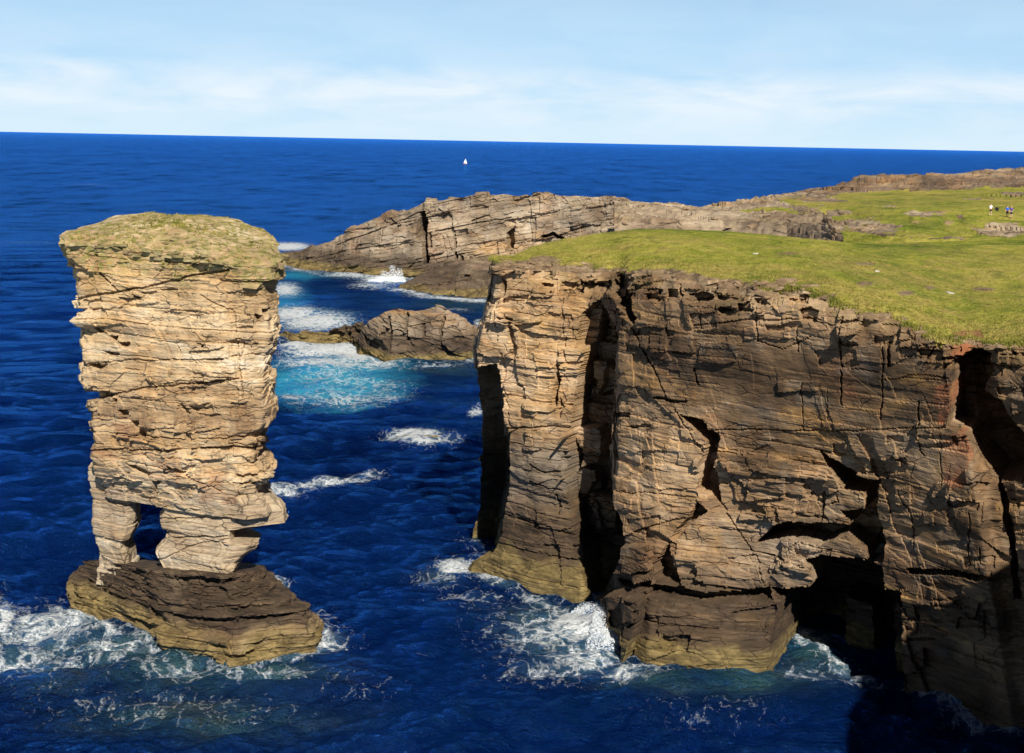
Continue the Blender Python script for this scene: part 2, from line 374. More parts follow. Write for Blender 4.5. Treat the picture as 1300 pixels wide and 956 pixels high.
# ------------------------------------------------------------------ stack of rock standing in the sea
FEET = []        # foot lines, for the foam round the rocks
def resample(pts, n, closed=True):
    P = np.array(pts, float)
    if closed: P = np.vstack([P, P[:1]])
    d = np.r_[0, np.cumsum(np.hypot(*np.diff(P, axis=0).T))]
    t = np.linspace(0, d[-1], n, endpoint=not closed)
    return np.stack([np.interp(t, d, P[:, 0]), np.interp(t, d, P[:, 1])], 1), t
def smooth_ring(P, k):
    for _ in range(k): P = (np.roll(P, 1, 0)+2*P+np.roll(P, -1, 0))/4
    return P
LV_STACK = [(2.2, 4.2, 5, 12, .28, .12, .45), (.6, 1.7, 2.5, 7, .10, .14, .30), (.2, .5, 1.2, 3, .032, .05, .25)]
LV_CLIFF = [(2.6, 5.0, 6, 14, .24, .10, .45), (.8, 2.2, 3, 8, .10, .16, .30), (.25, .6, 1, 3, .03, .05, .25)]
LV_FOOT = [(1.2, 2.2, 4, 9, .35, .15, .4), (.4, .8, 1.5, 5, .18, .15, .35), (.15, .3, .8, 3, .06, .08, .25)]

def ochre_at(V):
    px, py = proj(V); n = fbm(V[:, 0]*.35, V[:, 1]*.35, V[:, 2]*.35, 141, 3)
    g = lambda x, y, rx, ry: np.exp(-(((px-x)/rx)**2+((py-y)/ry)**2))
    o = .95*g(165, 345, 75, 30)+.75*g(130, 400, 40, 25)+.6*g(300, 350, 40, 30)+.5*g(200, 560, 60, 14)+.45*g(250, 520, 60, 10)+.35*g(180, 480, 60, 20)+.3*g(290, 440, 30, 30)
    o = o+.95*g(690, 400, 42, 50)+.8*g(690, 500, 40, 60)+.5*g(640, 420, 25, 40)+.6*g(735, 400, 20, 50)+.30*g(850, 600, 60, 50)+.2*g(960, 660, 60, 40)
    return np.clip(o*(.75+.7*n), 0, 1)
def loft(name, ring_at, zs, N, mat, parent, seed, levels, dip=0.0, feats=(), cracks=(), surf=None, ztop=None, amp=1.0, dome=0.5, cap_rings=14, cap_bottom=False, lean=None):
    """closed column: ring_at(z) gives an outline; rows of zs; bedded displacement; a cap on top"""
    rings = []; R0, s = resample(ring_at(zs[len(zs)//2]), N); rings = np.stack([resample(ring_at(z), N)[0] for z in zs])
    rings = np.stack([smooth_ring(r, max(2, N//110)) for r in rings])
    nr = len(zs)
    Z = np.repeat(np.asarray(zs)[:, None], N, 1).astype(float)
    if ztop is not None:
        zt = ztop(rings[-1][:, 0], rings[-1][:, 1]); zb = zs[0]
        Z = zb+(Z-zb)*((zt-zb)/(zs[-1]-zb))[None, :]
    tan = np.roll(rings, -1, 1)-np.roll(rings, 1, 1); nrm = np.stack([tan[..., 1], -tan[..., 0]], -1); nrm /= np.linalg.norm(nrm, axis=-1, keepdims=True)+1e-9
    ctr = rings.mean(1, keepdims=True)
    if ((rings-ctr)*nrm).sum() < 0: nrm = -nrm
    # soften the normal so that displacement does not pinch
    for _ in range(3): nrm = (np.roll(nrm, 6, 1)+nrm+np.roll(nrm, -6, 1))/3
    nrm /= np.linalg.norm(nrm, axis=-1, keepdims=True)+1e-9
    S = np.repeat(s[None, :], nr, 0)
    P = np.concatenate([rings, Z[..., None]], -1)
    warp = .35*fbm(P[..., 0]*.18, P[..., 1]*.18, P[..., 2]*.18, seed+3, 2)
    zz = Z+dip*rings[..., 0]+warp
    # the bedding position runs round the ring: use the real x/y so that both faces of a corner share the beds
    off, tone = strata(S, zz, seed, levels)
    off = off+.30*fbm(P[..., 0]*.22, P[..., 1]*.22, P[..., 2]*.3, seed+9, 3)+.06*fbm(P[..., 0]*1.3, P[..., 1]*1.3, P[..., 2]*1.8, seed+11, 2)
    off = off+.30*shards(S+.4*warp, zz*1.2, 3.4, seed+61)+.12*shards(S, zz*1.6, 1.3, seed+63)
    off = off*amp
    front = nrm[..., 1] < .15
    px, py = proj(P)
    wx = px+2.2*vnoise(P[..., 0]*1.1, P[..., 1]*1.1, P[..., 2]*1.1, seed+21); wy = py+1.6*vnoise(P[..., 0]*1.3, P[..., 1]*1.3, P[..., 2]*1.3, seed+22)
    for poly, depth in feats:
        off = np.where(in_poly(wx, wy, poly) & front, off-depth, off)
    for pts, w, depth in cracks:
        off = np.where(near_line(wx, wy, pts, w) & front, off-depth, off)
    P[..., :2] += nrm*off[..., None]
    sa, sb = (surf(P, tone, px, py) if surf else (np.stack([tone, tone*0, tone*0], -1), np.zeros(P.shape)))
    V = [P.reshape(-1, 3)]; F = [grid_faces(nr, N, True)]; SA = [sa.reshape(-1, 3)]; SB = [sb.reshape(-1, 3)]
    base = nr*N
    def add_cap(row, up):
        nonlocal base
        ring = P[row]; c = ring.mean(0); prev = row*N; Vs = []; Fs = []
        for k in range(1, cap_rings+1):
            t = k/cap_rings; rs = smooth_ring(ring.copy(), int(6+60*t)); q = rs*(1-t)+c*t
            if up:
                q[:, 2] += dome*(1-(1-t)**2)+ (.20*amp*fbm(q[:, 0]*.5, q[:, 1]*.5, q[:, 2]*0, seed+41, 3))*min(1, t*4)*(1-t*.6)
            st = base; Vs.append(q); jj = np.arange(N); jn = (jj+1) % N
            Fs.append(np.stack([prev+jj, prev+jn, st+jn, st+jj], 1)); prev = st; base += N
        V.append(np.vstack(Vs)); F.append(np.vstack(Fs))
        SA.append(np.tile(sa[row], (cap_rings, 1))); SB.append(np.tile(sb[row], (cap_rings, 1)))
    add_cap(nr-1, True)
    if cap_bottom: add_cap(0, False)
    V, F = np.vstack(V), np.vstack(F)
    # make the wall's faces look outward
    a, b, c = V[F[:100, 0]], V[F[:100, 1]], V[F[:100, 2]]
    if (np.cross(b-a, c-a)*np.concatenate([nrm[0, :100], np.zeros((100, 1))], 1)).sum() < 0: F = F[:, ::-1]
    return mesh_np(name, V, F, mat, parent, False, {'surf_a': np.clip(np.vstack(SA), 0, 1.5), 'surf_b': np.clip(np.vstack(SB), 0, 1), 'ochre': ochre_at(V)})

stack = empty('sea_stack', (-28, 117, 0))
tag(stack, 'tall pale sandstone sea stack on two legs with a grassy crown', 'sea stack')
def prof(pts, y):
    q = np.array([at_y(px, py, y) for px, py in pts]); o = np.argsort(q[:, 2]); return q[o, 2], q[o, 0]
LZ, LX = prof([(61, 283), (64, 300), (72, 318), (81, 337), (83, 387), (86, 404), (93, 409), (95, 441), (98, 454), (100, 501), (107, 508), (109, 541), (112, 569), (107, 576), (111, 616), (119, 633), (120, 650)], 117.5)
RZ, RX = prof([(343, 300), (348, 320), (351, 350), (353, 397), (350, 427), (343, 474), (340, 498), (340, 528), (331, 541), (329, 568), (328, 580), (344, 593), (344, 604), (333, 612), (332, 625), (340, 632), (345, 650)], 114)
def column_ring(z):
    l, r = np.interp(z, LZ, LX), np.interp(z, RZ, RX)
    w = r-l; k = 1.5*float(sstep(15.5, 11.5, z))
    return [(l, 119.5+k), (l+.05*w, 117+k), (l+.35*w, 115.0+.7*k), (l+.7*w, 112.9), (r-.12*w, 112.2), (r-.02*w, 113.3), (r, 115.5), (r-.4, 119), (r-.15*w, 124), (l+.5*w, 126.5), (l+.12*w, 126), (l+.02*w, 123)]
def stack_top(x, y): return 32.5+(y-112.5)*.18-.22*np.maximum(0, x+24)-.10*np.maximum(0, -34-x)+.10*np.sin(x*.9)+.08*np.sin(x*2.3+1)
def surf_stack(P, tone, px, py):
    z = P[..., 2]; n = fbm(P[..., 0]*.3, P[..., 1]*.3, z*.3, 77, 3); n2 = fbm(P[..., 0]*.8, P[..., 1]*.8, z*.8, 78, 3)
    lich = sstep(30.0, 32.0, z+1.4*n)*.95+.35*sstep(27, 31, z+2*n2)*sstep(-.1, .3, n)
    rust = .75*sstep(.1, .5, n)*sstep(27, 31, z)*(px < 200)+.5*in_poly(px, py, [(115, 535), (170, 540), (190, 575), (310, 590), (300, 640), (240, 640), (180, 600), (112, 570)])*sstep(-.2, .3, n2)
    grey = sstep(15, 12.2, z+.8*n)*(.6)+.18*sstep(.05, .4, n2)*(z > 15)
    wet = z*0; alg = sstep(2.2, 1.0, z+1.1*n)
    ochre = 1.25*np.exp(-((px-165)/50.)**2-((py-340)/26.)**2)
    band = .16*np.sin(z*.55+1.5*n)-.20*np.exp(-((z-16.5)/2.6)**2)+.10*n
    return np.stack([tone*.95+.14+band, lich, np.clip(rust, 0, 1)], -1), np.stack([wet, alg, np.clip(grey-ochre, 0, 1)], -1)
Z1 = lambda x, y: (40+x*.3348, 240+y*.3348)
Z2 = lambda x, y: (40+x*.345, 540+y*.345)
def quad(f, *p): return [f(*a) for a in p]
st_feats = [(quad(Z1, (232, 523), (262, 524), (280, 546), (250, 545)), .9), (quad(Z1, (284, 553), (322, 556), (334, 578), (300, 574)), .9),
            (quad(Z1, (333, 580), (382, 584), (372, 600), (345, 602)), .8), (quad(Z1, (272, 612), (340, 622), (338, 634), (290, 630)), .6),
            (quad(Z1, (213, 662), (295, 660), (270, 676), (250, 692)), .9), (quad(Z1, (188, 766), (300, 764), (300, 793), (215, 798)), 1.1),
            (quad(Z1, (303, 797), (320, 797), (320, 822), (306, 820)), .9), (quad(Z1, (325, 838), (368, 838), (368, 866), (332, 862)), .9),
            (quad(Z1, (373, 886), (408, 888), (412, 905), (435, 905), (436, 948), (415, 946), (410, 925), (376, 918)), 1.1),
            (quad(Z1, (850, 477), (884, 480), (884, 512), (864, 505)), 1.0), (quad(Z1, (884, 458), (926, 456), (910, 485), (890, 484)), .8),
            (quad(Z1, (138, 448), (192, 456), (180, 470), (150, 466)), .7), (quad(Z1, (624, 580), (664, 590), (655, 602), (636, 598)), .7),
            (quad(Z1, (378, 398), (408, 408), (404, 418), (388, 414)), .6), (quad(Z1, (668, 644), (735, 640), (730, 650), (675, 652)), .5),
            (quad(Z2, (335, 140), (370, 150), (425, 172), (430, 200), (400, 186), (365, 162)), .7), (quad(Z2, (440, 205), (478, 208), (460, 222), (456, 262), (442, 255)), .9),
            (quad(Z2, (750, 186), (820, 180), (868, 166), (872, 176), (820, 192), (752, 196)), .7), (quad(Z2, (755, 212), (850, 206), (848, 214), (770, 220)), .5)]
st_cracks = [(quad(Z1, (130, 425), (300, 395), (480, 362), (600, 332), (745, 306)), 1.3, .45), (quad(Z1, (215, 800), (420, 755), (600, 738), (780, 722)), 1.1, .35),
             (quad(Z1, (220, 660), (420, 648), (640, 648), (870, 628)), .9, .25), (quad(Z1, (640, 402), (760, 470), (780, 640), (805, 790)), .9, .22),
             (quad(Z1, (240, 250), (255, 320), (330, 390)), 1.3, .4), (quad(Z2, (205, 92), (450, 92), (840, 82)), 1.4, .45), (quad(Z2, (300, 30), (620, 55), (838, 40)), .9, .25),
             (quad(Z1, (430, 760), (440, 950)), .8, .2), (quad(Z1, (555, 560), (560, 650)), .8, .2), (quad(Z2, (480, 150), (600, 200), (700, 250)), .9, .3), (quad(Z2, (510, 150), (570, 180)), 1.6, .6)]
rq = random.Random(21)
for k in range(60):
    x, y, w_, h_ = rq.uniform(85, 320), rq.uniform(325, 625), rq.uniform(14, 60), rq.uniform(6, 18); sl = rq.uniform(-.3, .3)*h_
    st_feats.append(([(x, y), (x+w_*.5, y+rq.uniform(-.2, .2)*h_), (x+w_, y-.08*w_), (x+w_+sl, y+h_-.08*w_), (x+w_*.5, y+h_*rq.uniform(.8, 1.2)), (x+sl, y+h_)], rq.choice((-1, 1, 1))*rq.uniform(.08, .32)))
zs = np.linspace(11.2, 33.2, 280)
COLUMN = loft('rock_column', column_ring, zs, 560, M_stack, stack, 11, LV_STACK, dip=.02, feats=st_feats, cracks=st_cracks, surf=surf_stack, ztop=stack_top, dome=1.2, cap_bottom=True)

# the two legs
LLZ, LLX = prof([(108, 590), (111, 616), (119, 633), (119, 661), (121, 680), (123, 699), (121, 712), (120, 722)], 120.2)
LRZ, LRX = prof([(200, 622), (185, 634), (170, 640), (169, 668), (161, 686), (159, 692), (165, 706), (168, 722)], 119)
def left_leg_ring(z):
    l, r = np.interp(z, LLZ, LLX), np.interp(z, LRZ, LRX); w = r-l
    return [(l, 121.8), (l+.05*w, 119.8), (r-.12*w, 118.4), (r, 118.9), (r-.05*w, 122.3), (l+.15*w, 123.3)]
loft('leg', left_leg_ring, np.linspace(3.0, 13.5, 120), 190, M_stack, stack, 23, LV_STACK, surf=surf_stack, amp=.42, dome=.1, cap_rings=3)
RLZ, RLX = prof([(190, 620), (200, 640), (203, 646), (196, 658), (199, 671), (211, 675), (208, 688), (195, 702), (203, 716), (206, 726), (206, 740)], 115.6)
RRZ, RRX = prof([(335, 622), (350, 633), (362, 648), (366, 663), (300, 667), (301, 680), (328, 685), (323, 695), (312, 702), (304, 715), (299, 728), (298, 742)], 115)
def right_leg_ring(z):
    l, r = np.interp(z, RLZ, RLX), np.interp(z, RRZ, RRX); w = min(r-l, 7)
    return [(l, 117.6), (l+.06*w, 115.6), (l+.5*w, 114.1), (l+.9*w, 112.9), ((l+.95*w+r)/2, 113.2), (r, 114.6), (r-.05*w, 117), (r-.35*w, 120), (l+.4*w, 121.5), (l+.1*w, 121)]
loft('leg', right_leg_ring, np.linspace(3.6, 12.6, 130), 320, M_stack, stack, 31, LV_STACK, surf=surf_stack, amp=.45, dome=.1, cap_rings=3,
     cracks=[(quad(Z2, (520, 412), (720, 412)), 1.2, .3), (quad(Z2, (480, 490), (600, 440), (730, 420)), .9, .2), (quad(Z2, (460, 345), (740, 340)), 1.1, .25)])

# the plinth the legs stand on
PL = {-1.5: [(-40, 121.2), (-34.3, 116.9), (-27.7, 111.3), (-21.7, 108.8), (-19.6, 110), (-15.2, 111.7), (-14.8, 116), (-19, 122), (-26, 127), (-36, 129), (-40.5, 125.5)],
      0.0: [(-39.3, 121.4), (-34.1, 117.5), (-27.6, 111.9), (-21.7, 109.4), (-19.7, 110.6), (-15.8, 112.2), (-15.3, 116), (-19, 121.5), (-26, 126.5), (-36, 128.5), (-40, 125)],
      2.2: [(-39.2, 121.6), (-34, 118.0), (-27.5, 112.6), (-21.6, 110.1), (-19.6, 111.2), (-16.0, 112.5), (-15.9, 115.5), (-19.3, 121), (-26, 126), (-36, 128), (-39.8, 125)],
      2.9: [(-39.2, 121.8), (-34, 118.4), (-27.5, 113.1), (-21.6, 110.8), (-19.8, 111.8), (-16.6, 112.9), (-16.6, 115), (-19.6, 120.6), (-26, 126), (-36, 128), (-39.7, 125)],
      3.3: [(-39.0, 121.9), (-34, 118.3), (-27.6, 112.9), (-22.0, 111.0), (-20.6, 112.6), (-18.6, 113.6), (-18.6, 115.2), (-20.3, 120.3), (-26, 126), (-36, 128), (-39.5, 125)],
      4.4: [(-38.6, 121.8), (-34, 118.4), (-27.9, 113.2), (-22.8, 111.4), (-21.3, 112.6), (-20.2, 114.6), (-20.2, 116.2), (-21.3, 120), (-26, 125), (-35, 127), (-39, 125)],
      5.4: [(-37.4, 121.2), (-33.9, 117.9), (-28.4, 113.9), (-23.4, 112.0), (-22.0, 113.2), (-21.4, 115.4), (-21.4, 117), (-22.3, 120), (-26, 124), (-34, 125), (-37.8, 124)]}
plz = sorted(PL)
def plinth_ring(z):
    zq = z/.78; fl = math.floor(zq); z = .12*z+.88*.78*(fl+max(0., (zq-fl-.72)/.28)) if z > .4 else z
    z = min(max(z, plz[0]), plz[-1]); k = max(i for i in range(len(plz)-1) if plz[i] <= z+1e-9); t = (z-plz[k])/(plz[k+1]-plz[k])
    return [(-27.6+((1-t)*a[0]+t*b[0]+27.6)*.955, (1-t)*a[1]+t*b[1]+.15) for a, b in zip(PL[plz[k]], PL[plz[k+1]])]
FEET.append((np.array(PL[0.0]+PL[0.0][:1]), .8))
def surf_plinth(P, tone, px, py):
    z = P[..., 2]; n = fbm(P[..., 0]*.3, P[..., 1]*.3, z*.3, 85, 3)
    wet = sstep(1.5, 2.6, z+.7*n); alg = sstep(2.9, 1.7, z+.03*(P[..., 0]+30)+.7*n)*.95
    return np.stack([tone*.8, tone*0, .35*sstep(0, .4, n)], -1), np.stack([wet, alg, tone*0+.3], -1)
loft('plinth', plinth_ring, np.linspace(-1.5, 5.4, 110), 620, M_stack, stack, 41, LV_FOOT, dip=-.03, surf=surf_plinth, amp=.95, dome=.12, cap_rings=20, ztop=lambda x, y: 5.7-.20*(y-116.5)-.14*np.maximum(0, y-121),
     cracks=[(quad(Z2, (580, 560), (780, 575)), 1, .3), (quad(Z2, (660, 665), (870, 660)), 1.2, .35), (quad(Z2, (690, 710), (960, 700)), 1.2, .35), (quad(Z2, (600, 590), (660, 720)), 1.5, .35)])

# ------------------------------------------------------------------ main headland
headland = empty('headland', (20, 120, 0)); tag(headland, 'brown sandstone headland with sheer cliffs, a sea cave and a green turf top', kind='structure')
NDIR = np.array([-.42, -.907])
def col_top(px, py, y): return at_y(px, py, y)
COLS = [((4, 175), (5, 175, 30.0)), ((0.5, 160), (2.2, 158, 30.2)), ((-3.4, 147.5), tuple(col_top(627, 336, 139))), ((-3.0, 136.6), tuple(col_top(632, 340, 133.8))),
        ((2.6, 130.8), tuple(col_top(680, 343, 131))), ((8.0, 127.6), tuple(col_top(735, 347, 129.5))), ((9.6, 127.2), tuple(col_top(772, 345, 128.5))),
        ((9.6, 118.8), tuple(col_top(786, 347, 122))), ((12.6, 113.6), tuple(col_top(825, 353, 118.2))), ((16.4, 112.2), tuple(col_top(862, 357, 115))),
        ((20.6, 112.2), tuple(col_top(905, 372, 111.5))), ((24.2, 111.0), tuple(col_top(955, 380, 108.6))), ((27.8, 109.0), tuple(col_top(1012, 377, 106.2))),
        ((31.0, 106.5), tuple(col_top(1060, 392, 103.8))), ((33.6, 103.4), tuple(col_top(1112, 405, 101.2))), ((36.0, 99.9), tuple(col_top(1170, 428, 98.4))),
        ((37.0, 98.0), tuple(col_top(1203, 441, 97.2))), ((37.9, 98.0), tuple(col_top(1222, 439, 98.6))), ((38.8, 97.7), tuple(col_top(1240, 440, 98.2))), ((39.6, 97.3), tuple(col_top(1254, 446, 96.8))),
        ((43.0, 94.2), tuple(col_top(1300, 444, 94.4))), ((49, 89), (47.5, 89.5, 28.4)), ((58, 84), (57, 84.5, 29.5))]
cf = np.array([c[0] for c in COLS], float); ct = np.array([c[1] for c in COLS], float)
FEET.append((cf[2:], .0))
cd = np.r_[0, np.cumsum(np.hypot(*np.diff((cf+ct[:, :2])/2, axis=0).T))]
NC, NR = 1050, 340
wgt = np.interp(np.linspace(0, 1, 4001), [0, .12, .16, .82, .86, 1], [.35, .35, 1, 1, .5, .5]); wc = np.r_[0, np.cumsum((wgt[1:]+wgt[:-1])/2)]; wc /= wc[-1]
S1 = np.interp(np.linspace(0, 1, NC), wc, np.linspace(0, 1, 4001))*cd[-1]
def colint(A, s):
    v = np.stack([np.interp(s, cd, A[:, k]) for k in range(A.shape[1])], 1); return v
Fo, To = colint(cf, S1), colint(ct, S1)
for _ in range(4):
    Fo[1:-1] = (Fo[:-2]+2*Fo[1:-1]+Fo[2:])/4; To[1:-1] = (To[:-2]+2*To[1:-1]+To[2:])/4
To[:, 2] += .25*fbm(S1*.5, S1*0, S1*0, 5, 3)
tt = np.linspace(0, 1, NR)[:, None]
Z = -1.6+tt*(To[:, 2][None]+1.6)
tl = np.clip(Z/30., 0, 1)
P = np.stack([Fo[None, :, 0]*(1-tl)+To[None, :, 0]*tl, Fo[None, :, 1]*(1-tl)+To[None, :, 1]*tl, Z], -1)
S = np.repeat(S1[None], NR, 0)
warp = .6*fbm(P[..., 0]*.12, P[..., 1]*.12, Z*.12, 51, 2)
xdip = .015*(P[..., 0]-20)
off, tone = strata(S, Z+warp+xdip, 61, LV_CLIFF)
xn, yn, zn = P[..., 0], P[..., 1], Z
px0, py0 = proj(P)
smoothp = np.exp(-(((px0-1040)/150.)**4+((py0-480)/75.)**4))+.8*np.exp(-(((px0-1200)/70.)**4+((py0-640)/90.)**4))
off = off*(1-.72*np.clip(smoothp, 0, 1))
bulge = (.5*shards(S*.75+warp, Z*1.15+warp, 6.5, 65)+.10*shards(S*.7, Z*1.5+warp, 1.7, 67))*(1-.7*np.clip(smoothp, 0, 1))+.40*fbm(xn*.16, yn*.16, zn*.2, 71, 3)+.07*fbm(xn*1.2, yn*1.2, zn*1.8, 72, 2)
off = off+bulge*(1-.4*np.clip(smoothp, 0, 1))
wx = px0+3.0*fbm(xn*.7, yn*.7, zn*.7, 81, 2)+1.2*vnoise(xn*3, yn*3, zn*3, 83); wy = py0+2.4*fbm(xn*.8, yn*.8, zn*.8, 82, 2)
Z4 = lambda x, y: (580+x*.314, 300+y*.314)
Z5 = lambda x, y: (560+x*.3033, 580+y*.3033)
Z6 = lambda x, y: (880+x*.323, 340+y*.323)
Z7 = lambda x, y: (880+x*.323, 590+y*.323)
rec = np.zeros_like(off)
def cut(poly, d):
    global rec
    rec = np.where(in_poly(wx, wy, poly), np.maximum(rec, d), rec)
def push(poly, d):
    global rec
    rec = np.where(in_poly(wx, wy, poly), rec-d, rec)
# left end: undercut below the prow
cut([(560, 476), (612, 470), (640, 464), (646, 520), (648, 575), (641, 640), (634, 690), (626, 704), (560, 722)], 4.5)
rec = rec*1.35*sstep(cd[2]-.6, cd[2]+2.5, S)
# chimney between the left buttress and the middle one
cut([(743, 452), (757, 385), (766, 380), (784, 430), (776, 520), (777, 600), (795, 674), (793, 705), (775, 735), (764, 760), (750, 755), (738, 703), (726, 672), (717, 600), (728, 520), (731, 482)], 4.2)
for pl_, d_ in (([(722, 548), (752, 544), (757, 560), (750, 592), (727, 598)], 2.4), ([(735, 632), (768, 640), (770, 676), (744, 680)], 2.0), ([(740, 462), (764, 462), (768, 500), (745, 506)], 1.8), ([(716, 600), (742, 604), (746, 630), (724, 636)], 1.6)): push(pl_, d_)
cut([(738, 398), (756, 384), (768, 392), (776, 430), (744, 441), (731, 440)], 2.2)
cut([(770, 345), (778, 330), (790, 356), (807, 406), (804, 413), (786, 392)], 2.6)                       # slanting gash
cut(quad(Z4, (455, 150), (475, 128), (560, 135), (575, 160), (520, 170), (470, 205)), 1.3)
cut(quad(Z4, (400, 520), (418, 515), (410, 640), (402, 700), (385, 690), (392, 600)), 1.3)
cut(quad(Z4, (228, 340), (243, 340), (243, 400), (252, 480), (245, 500), (230, 480)), .9)
cut(quad(Z4, (190, 170), (205, 180), (200, 265), (186, 250)), 1.1)
cut(quad(Z4, (200, 320), (250, 325), (245, 338), (205, 332)), .7)
cut(quad(Z4, (780, 648), (838, 650), (850, 662), (928, 664), (925, 674), (860, 675), (840, 668), (790, 656)), .9)
cut(quad(Z4, (618, 718), (690, 716), (694, 735), (650, 738)), .9); cut(quad(Z4, (680, 768), (790, 764), (770, 776), (700, 780)), .6)
cut(quad(Z4, (420, 650), (432, 690), (420, 740), (405, 720)), .6)
cut([(863, 526), (893, 533), (900, 546), (914, 553), (907, 600), (915, 640), (884, 622), (888, 590), (897, 562), (876, 540)], 3.2)
cut([(884, 637), (897, 650), (872, 668), (858, 686), (851, 682), (872, 656)], 1.6)
cut([(848, 690), (853, 718), (865, 745), (833, 738), (827, 716)], 2.2)
cut(quad(Z5, (735, 475), (885, 480), (885, 515), (740, 512)), .0)
cut(quad(Z5, (740, 505), (890, 515), (885, 540), (760, 535)), 1.3)
cut(quad(Z5, (840, 660), (870, 640), (885, 600), (860, 590), (875, 650)), 1.0)
cut([(812, 738), (881, 747), (940, 750), (976, 746), (984, 760), (940, 757), (881, 761), (826, 752)], 2.4)   # undercut over the foot block
# overhang and cave
cut([(1040, 571), (1054, 582), (1066, 589), (1090, 604), (1116, 614), (1111, 642), (1124, 684), (1121, 712), (1103, 714), (1100, 697), (1071, 680), (1041, 693), (1019, 687), (1003, 684), (958, 692), (980, 669), (1003, 661), (1080, 667), (1066, 650), (1096, 647), (1096, 627), (1071, 622), (1064, 609), (1050, 592)], 4.2)
cut([(1022, 713), (1041, 704), (1103, 712), (1120, 719), (1122, 748), (1145, 751), (1146, 784), (1150, 1000), (1105, 1000), (998, 1000), (984, 880), (982, 800), (993, 762), (978, 747), (1028, 746), (1032, 740)], 12.0)
PIL = in_poly(wx, wy, [(1046, 800), (1050, 786), (1085, 800), (1093, 900), (1060, 900), (1050, 860)]); rec = np.where(PIL, 7.5, rec)
PIL2 = in_poly(wx, wy, [(1118, 800), (1122, 790), (1140, 810), (1142, 900), (1122, 900)]); rec = np.where(PIL2, 6.0, rec)
cut(quad(Z7, (835, 405), (1000, 415), (1110, 428), (1195, 448), (1120, 456), (1000, 438), (845, 432)), 1.9)
cut(quad(Z7, (860, 546), (975, 548), (975, 553), (862, 552)), .6); cut(quad(Z7, (835, 684), (960, 684), (950, 692), (838, 692)), .6)
cut([(1207, 462), (1232, 446), (1254, 446), (1257, 476), (1249, 497), (1271, 510), (1284, 534), (1302, 552), (1304, 612), (1268, 610), (1240, 580), (1226, 552), (1204, 542), (1206, 496)], 7.5)
cut([(1264, 605), (1270, 605), (1284, 650), (1292, 700), (1296, 760), (1288, 760), (1284, 700)], 1.8)
# ledges standing proud
push(quad(Z7, (140, 20), (250, 0), (385, 25), (560, 40), (575, 95), (510, 140), (400, 110), (200, 80)), .35)
push(quad(Z7, (20, 390), (270, 400), (300, 480), (180, 480), (20, 450)), .6)
push(quad(Z6, (250, 790), (320, 740), (390, 770), (530, 800), (530, 830), (390, 820)), .4)
push(quad(Z5, (640, 370), (880, 360), (880, 470), (740, 470), (700, 425)), 1.2)
push(quad(Z5, (670, 560), (880, 540), (880, 620), (830, 840), (640, 850), (640, 700)), 2.2)
push(quad(Z4, (120, 60), (270, 60), (270, 130), (200, 160), (150, 150)), .8)
push(quad(Z4, (520, 440), (610, 440), (600, 520), (570, 560), (545, 670), (528, 660), (530, 540)), 1.2)
push(quad(Z4, (570, 350), (590, 345), (600, 450), (575, 450)), 1.0)
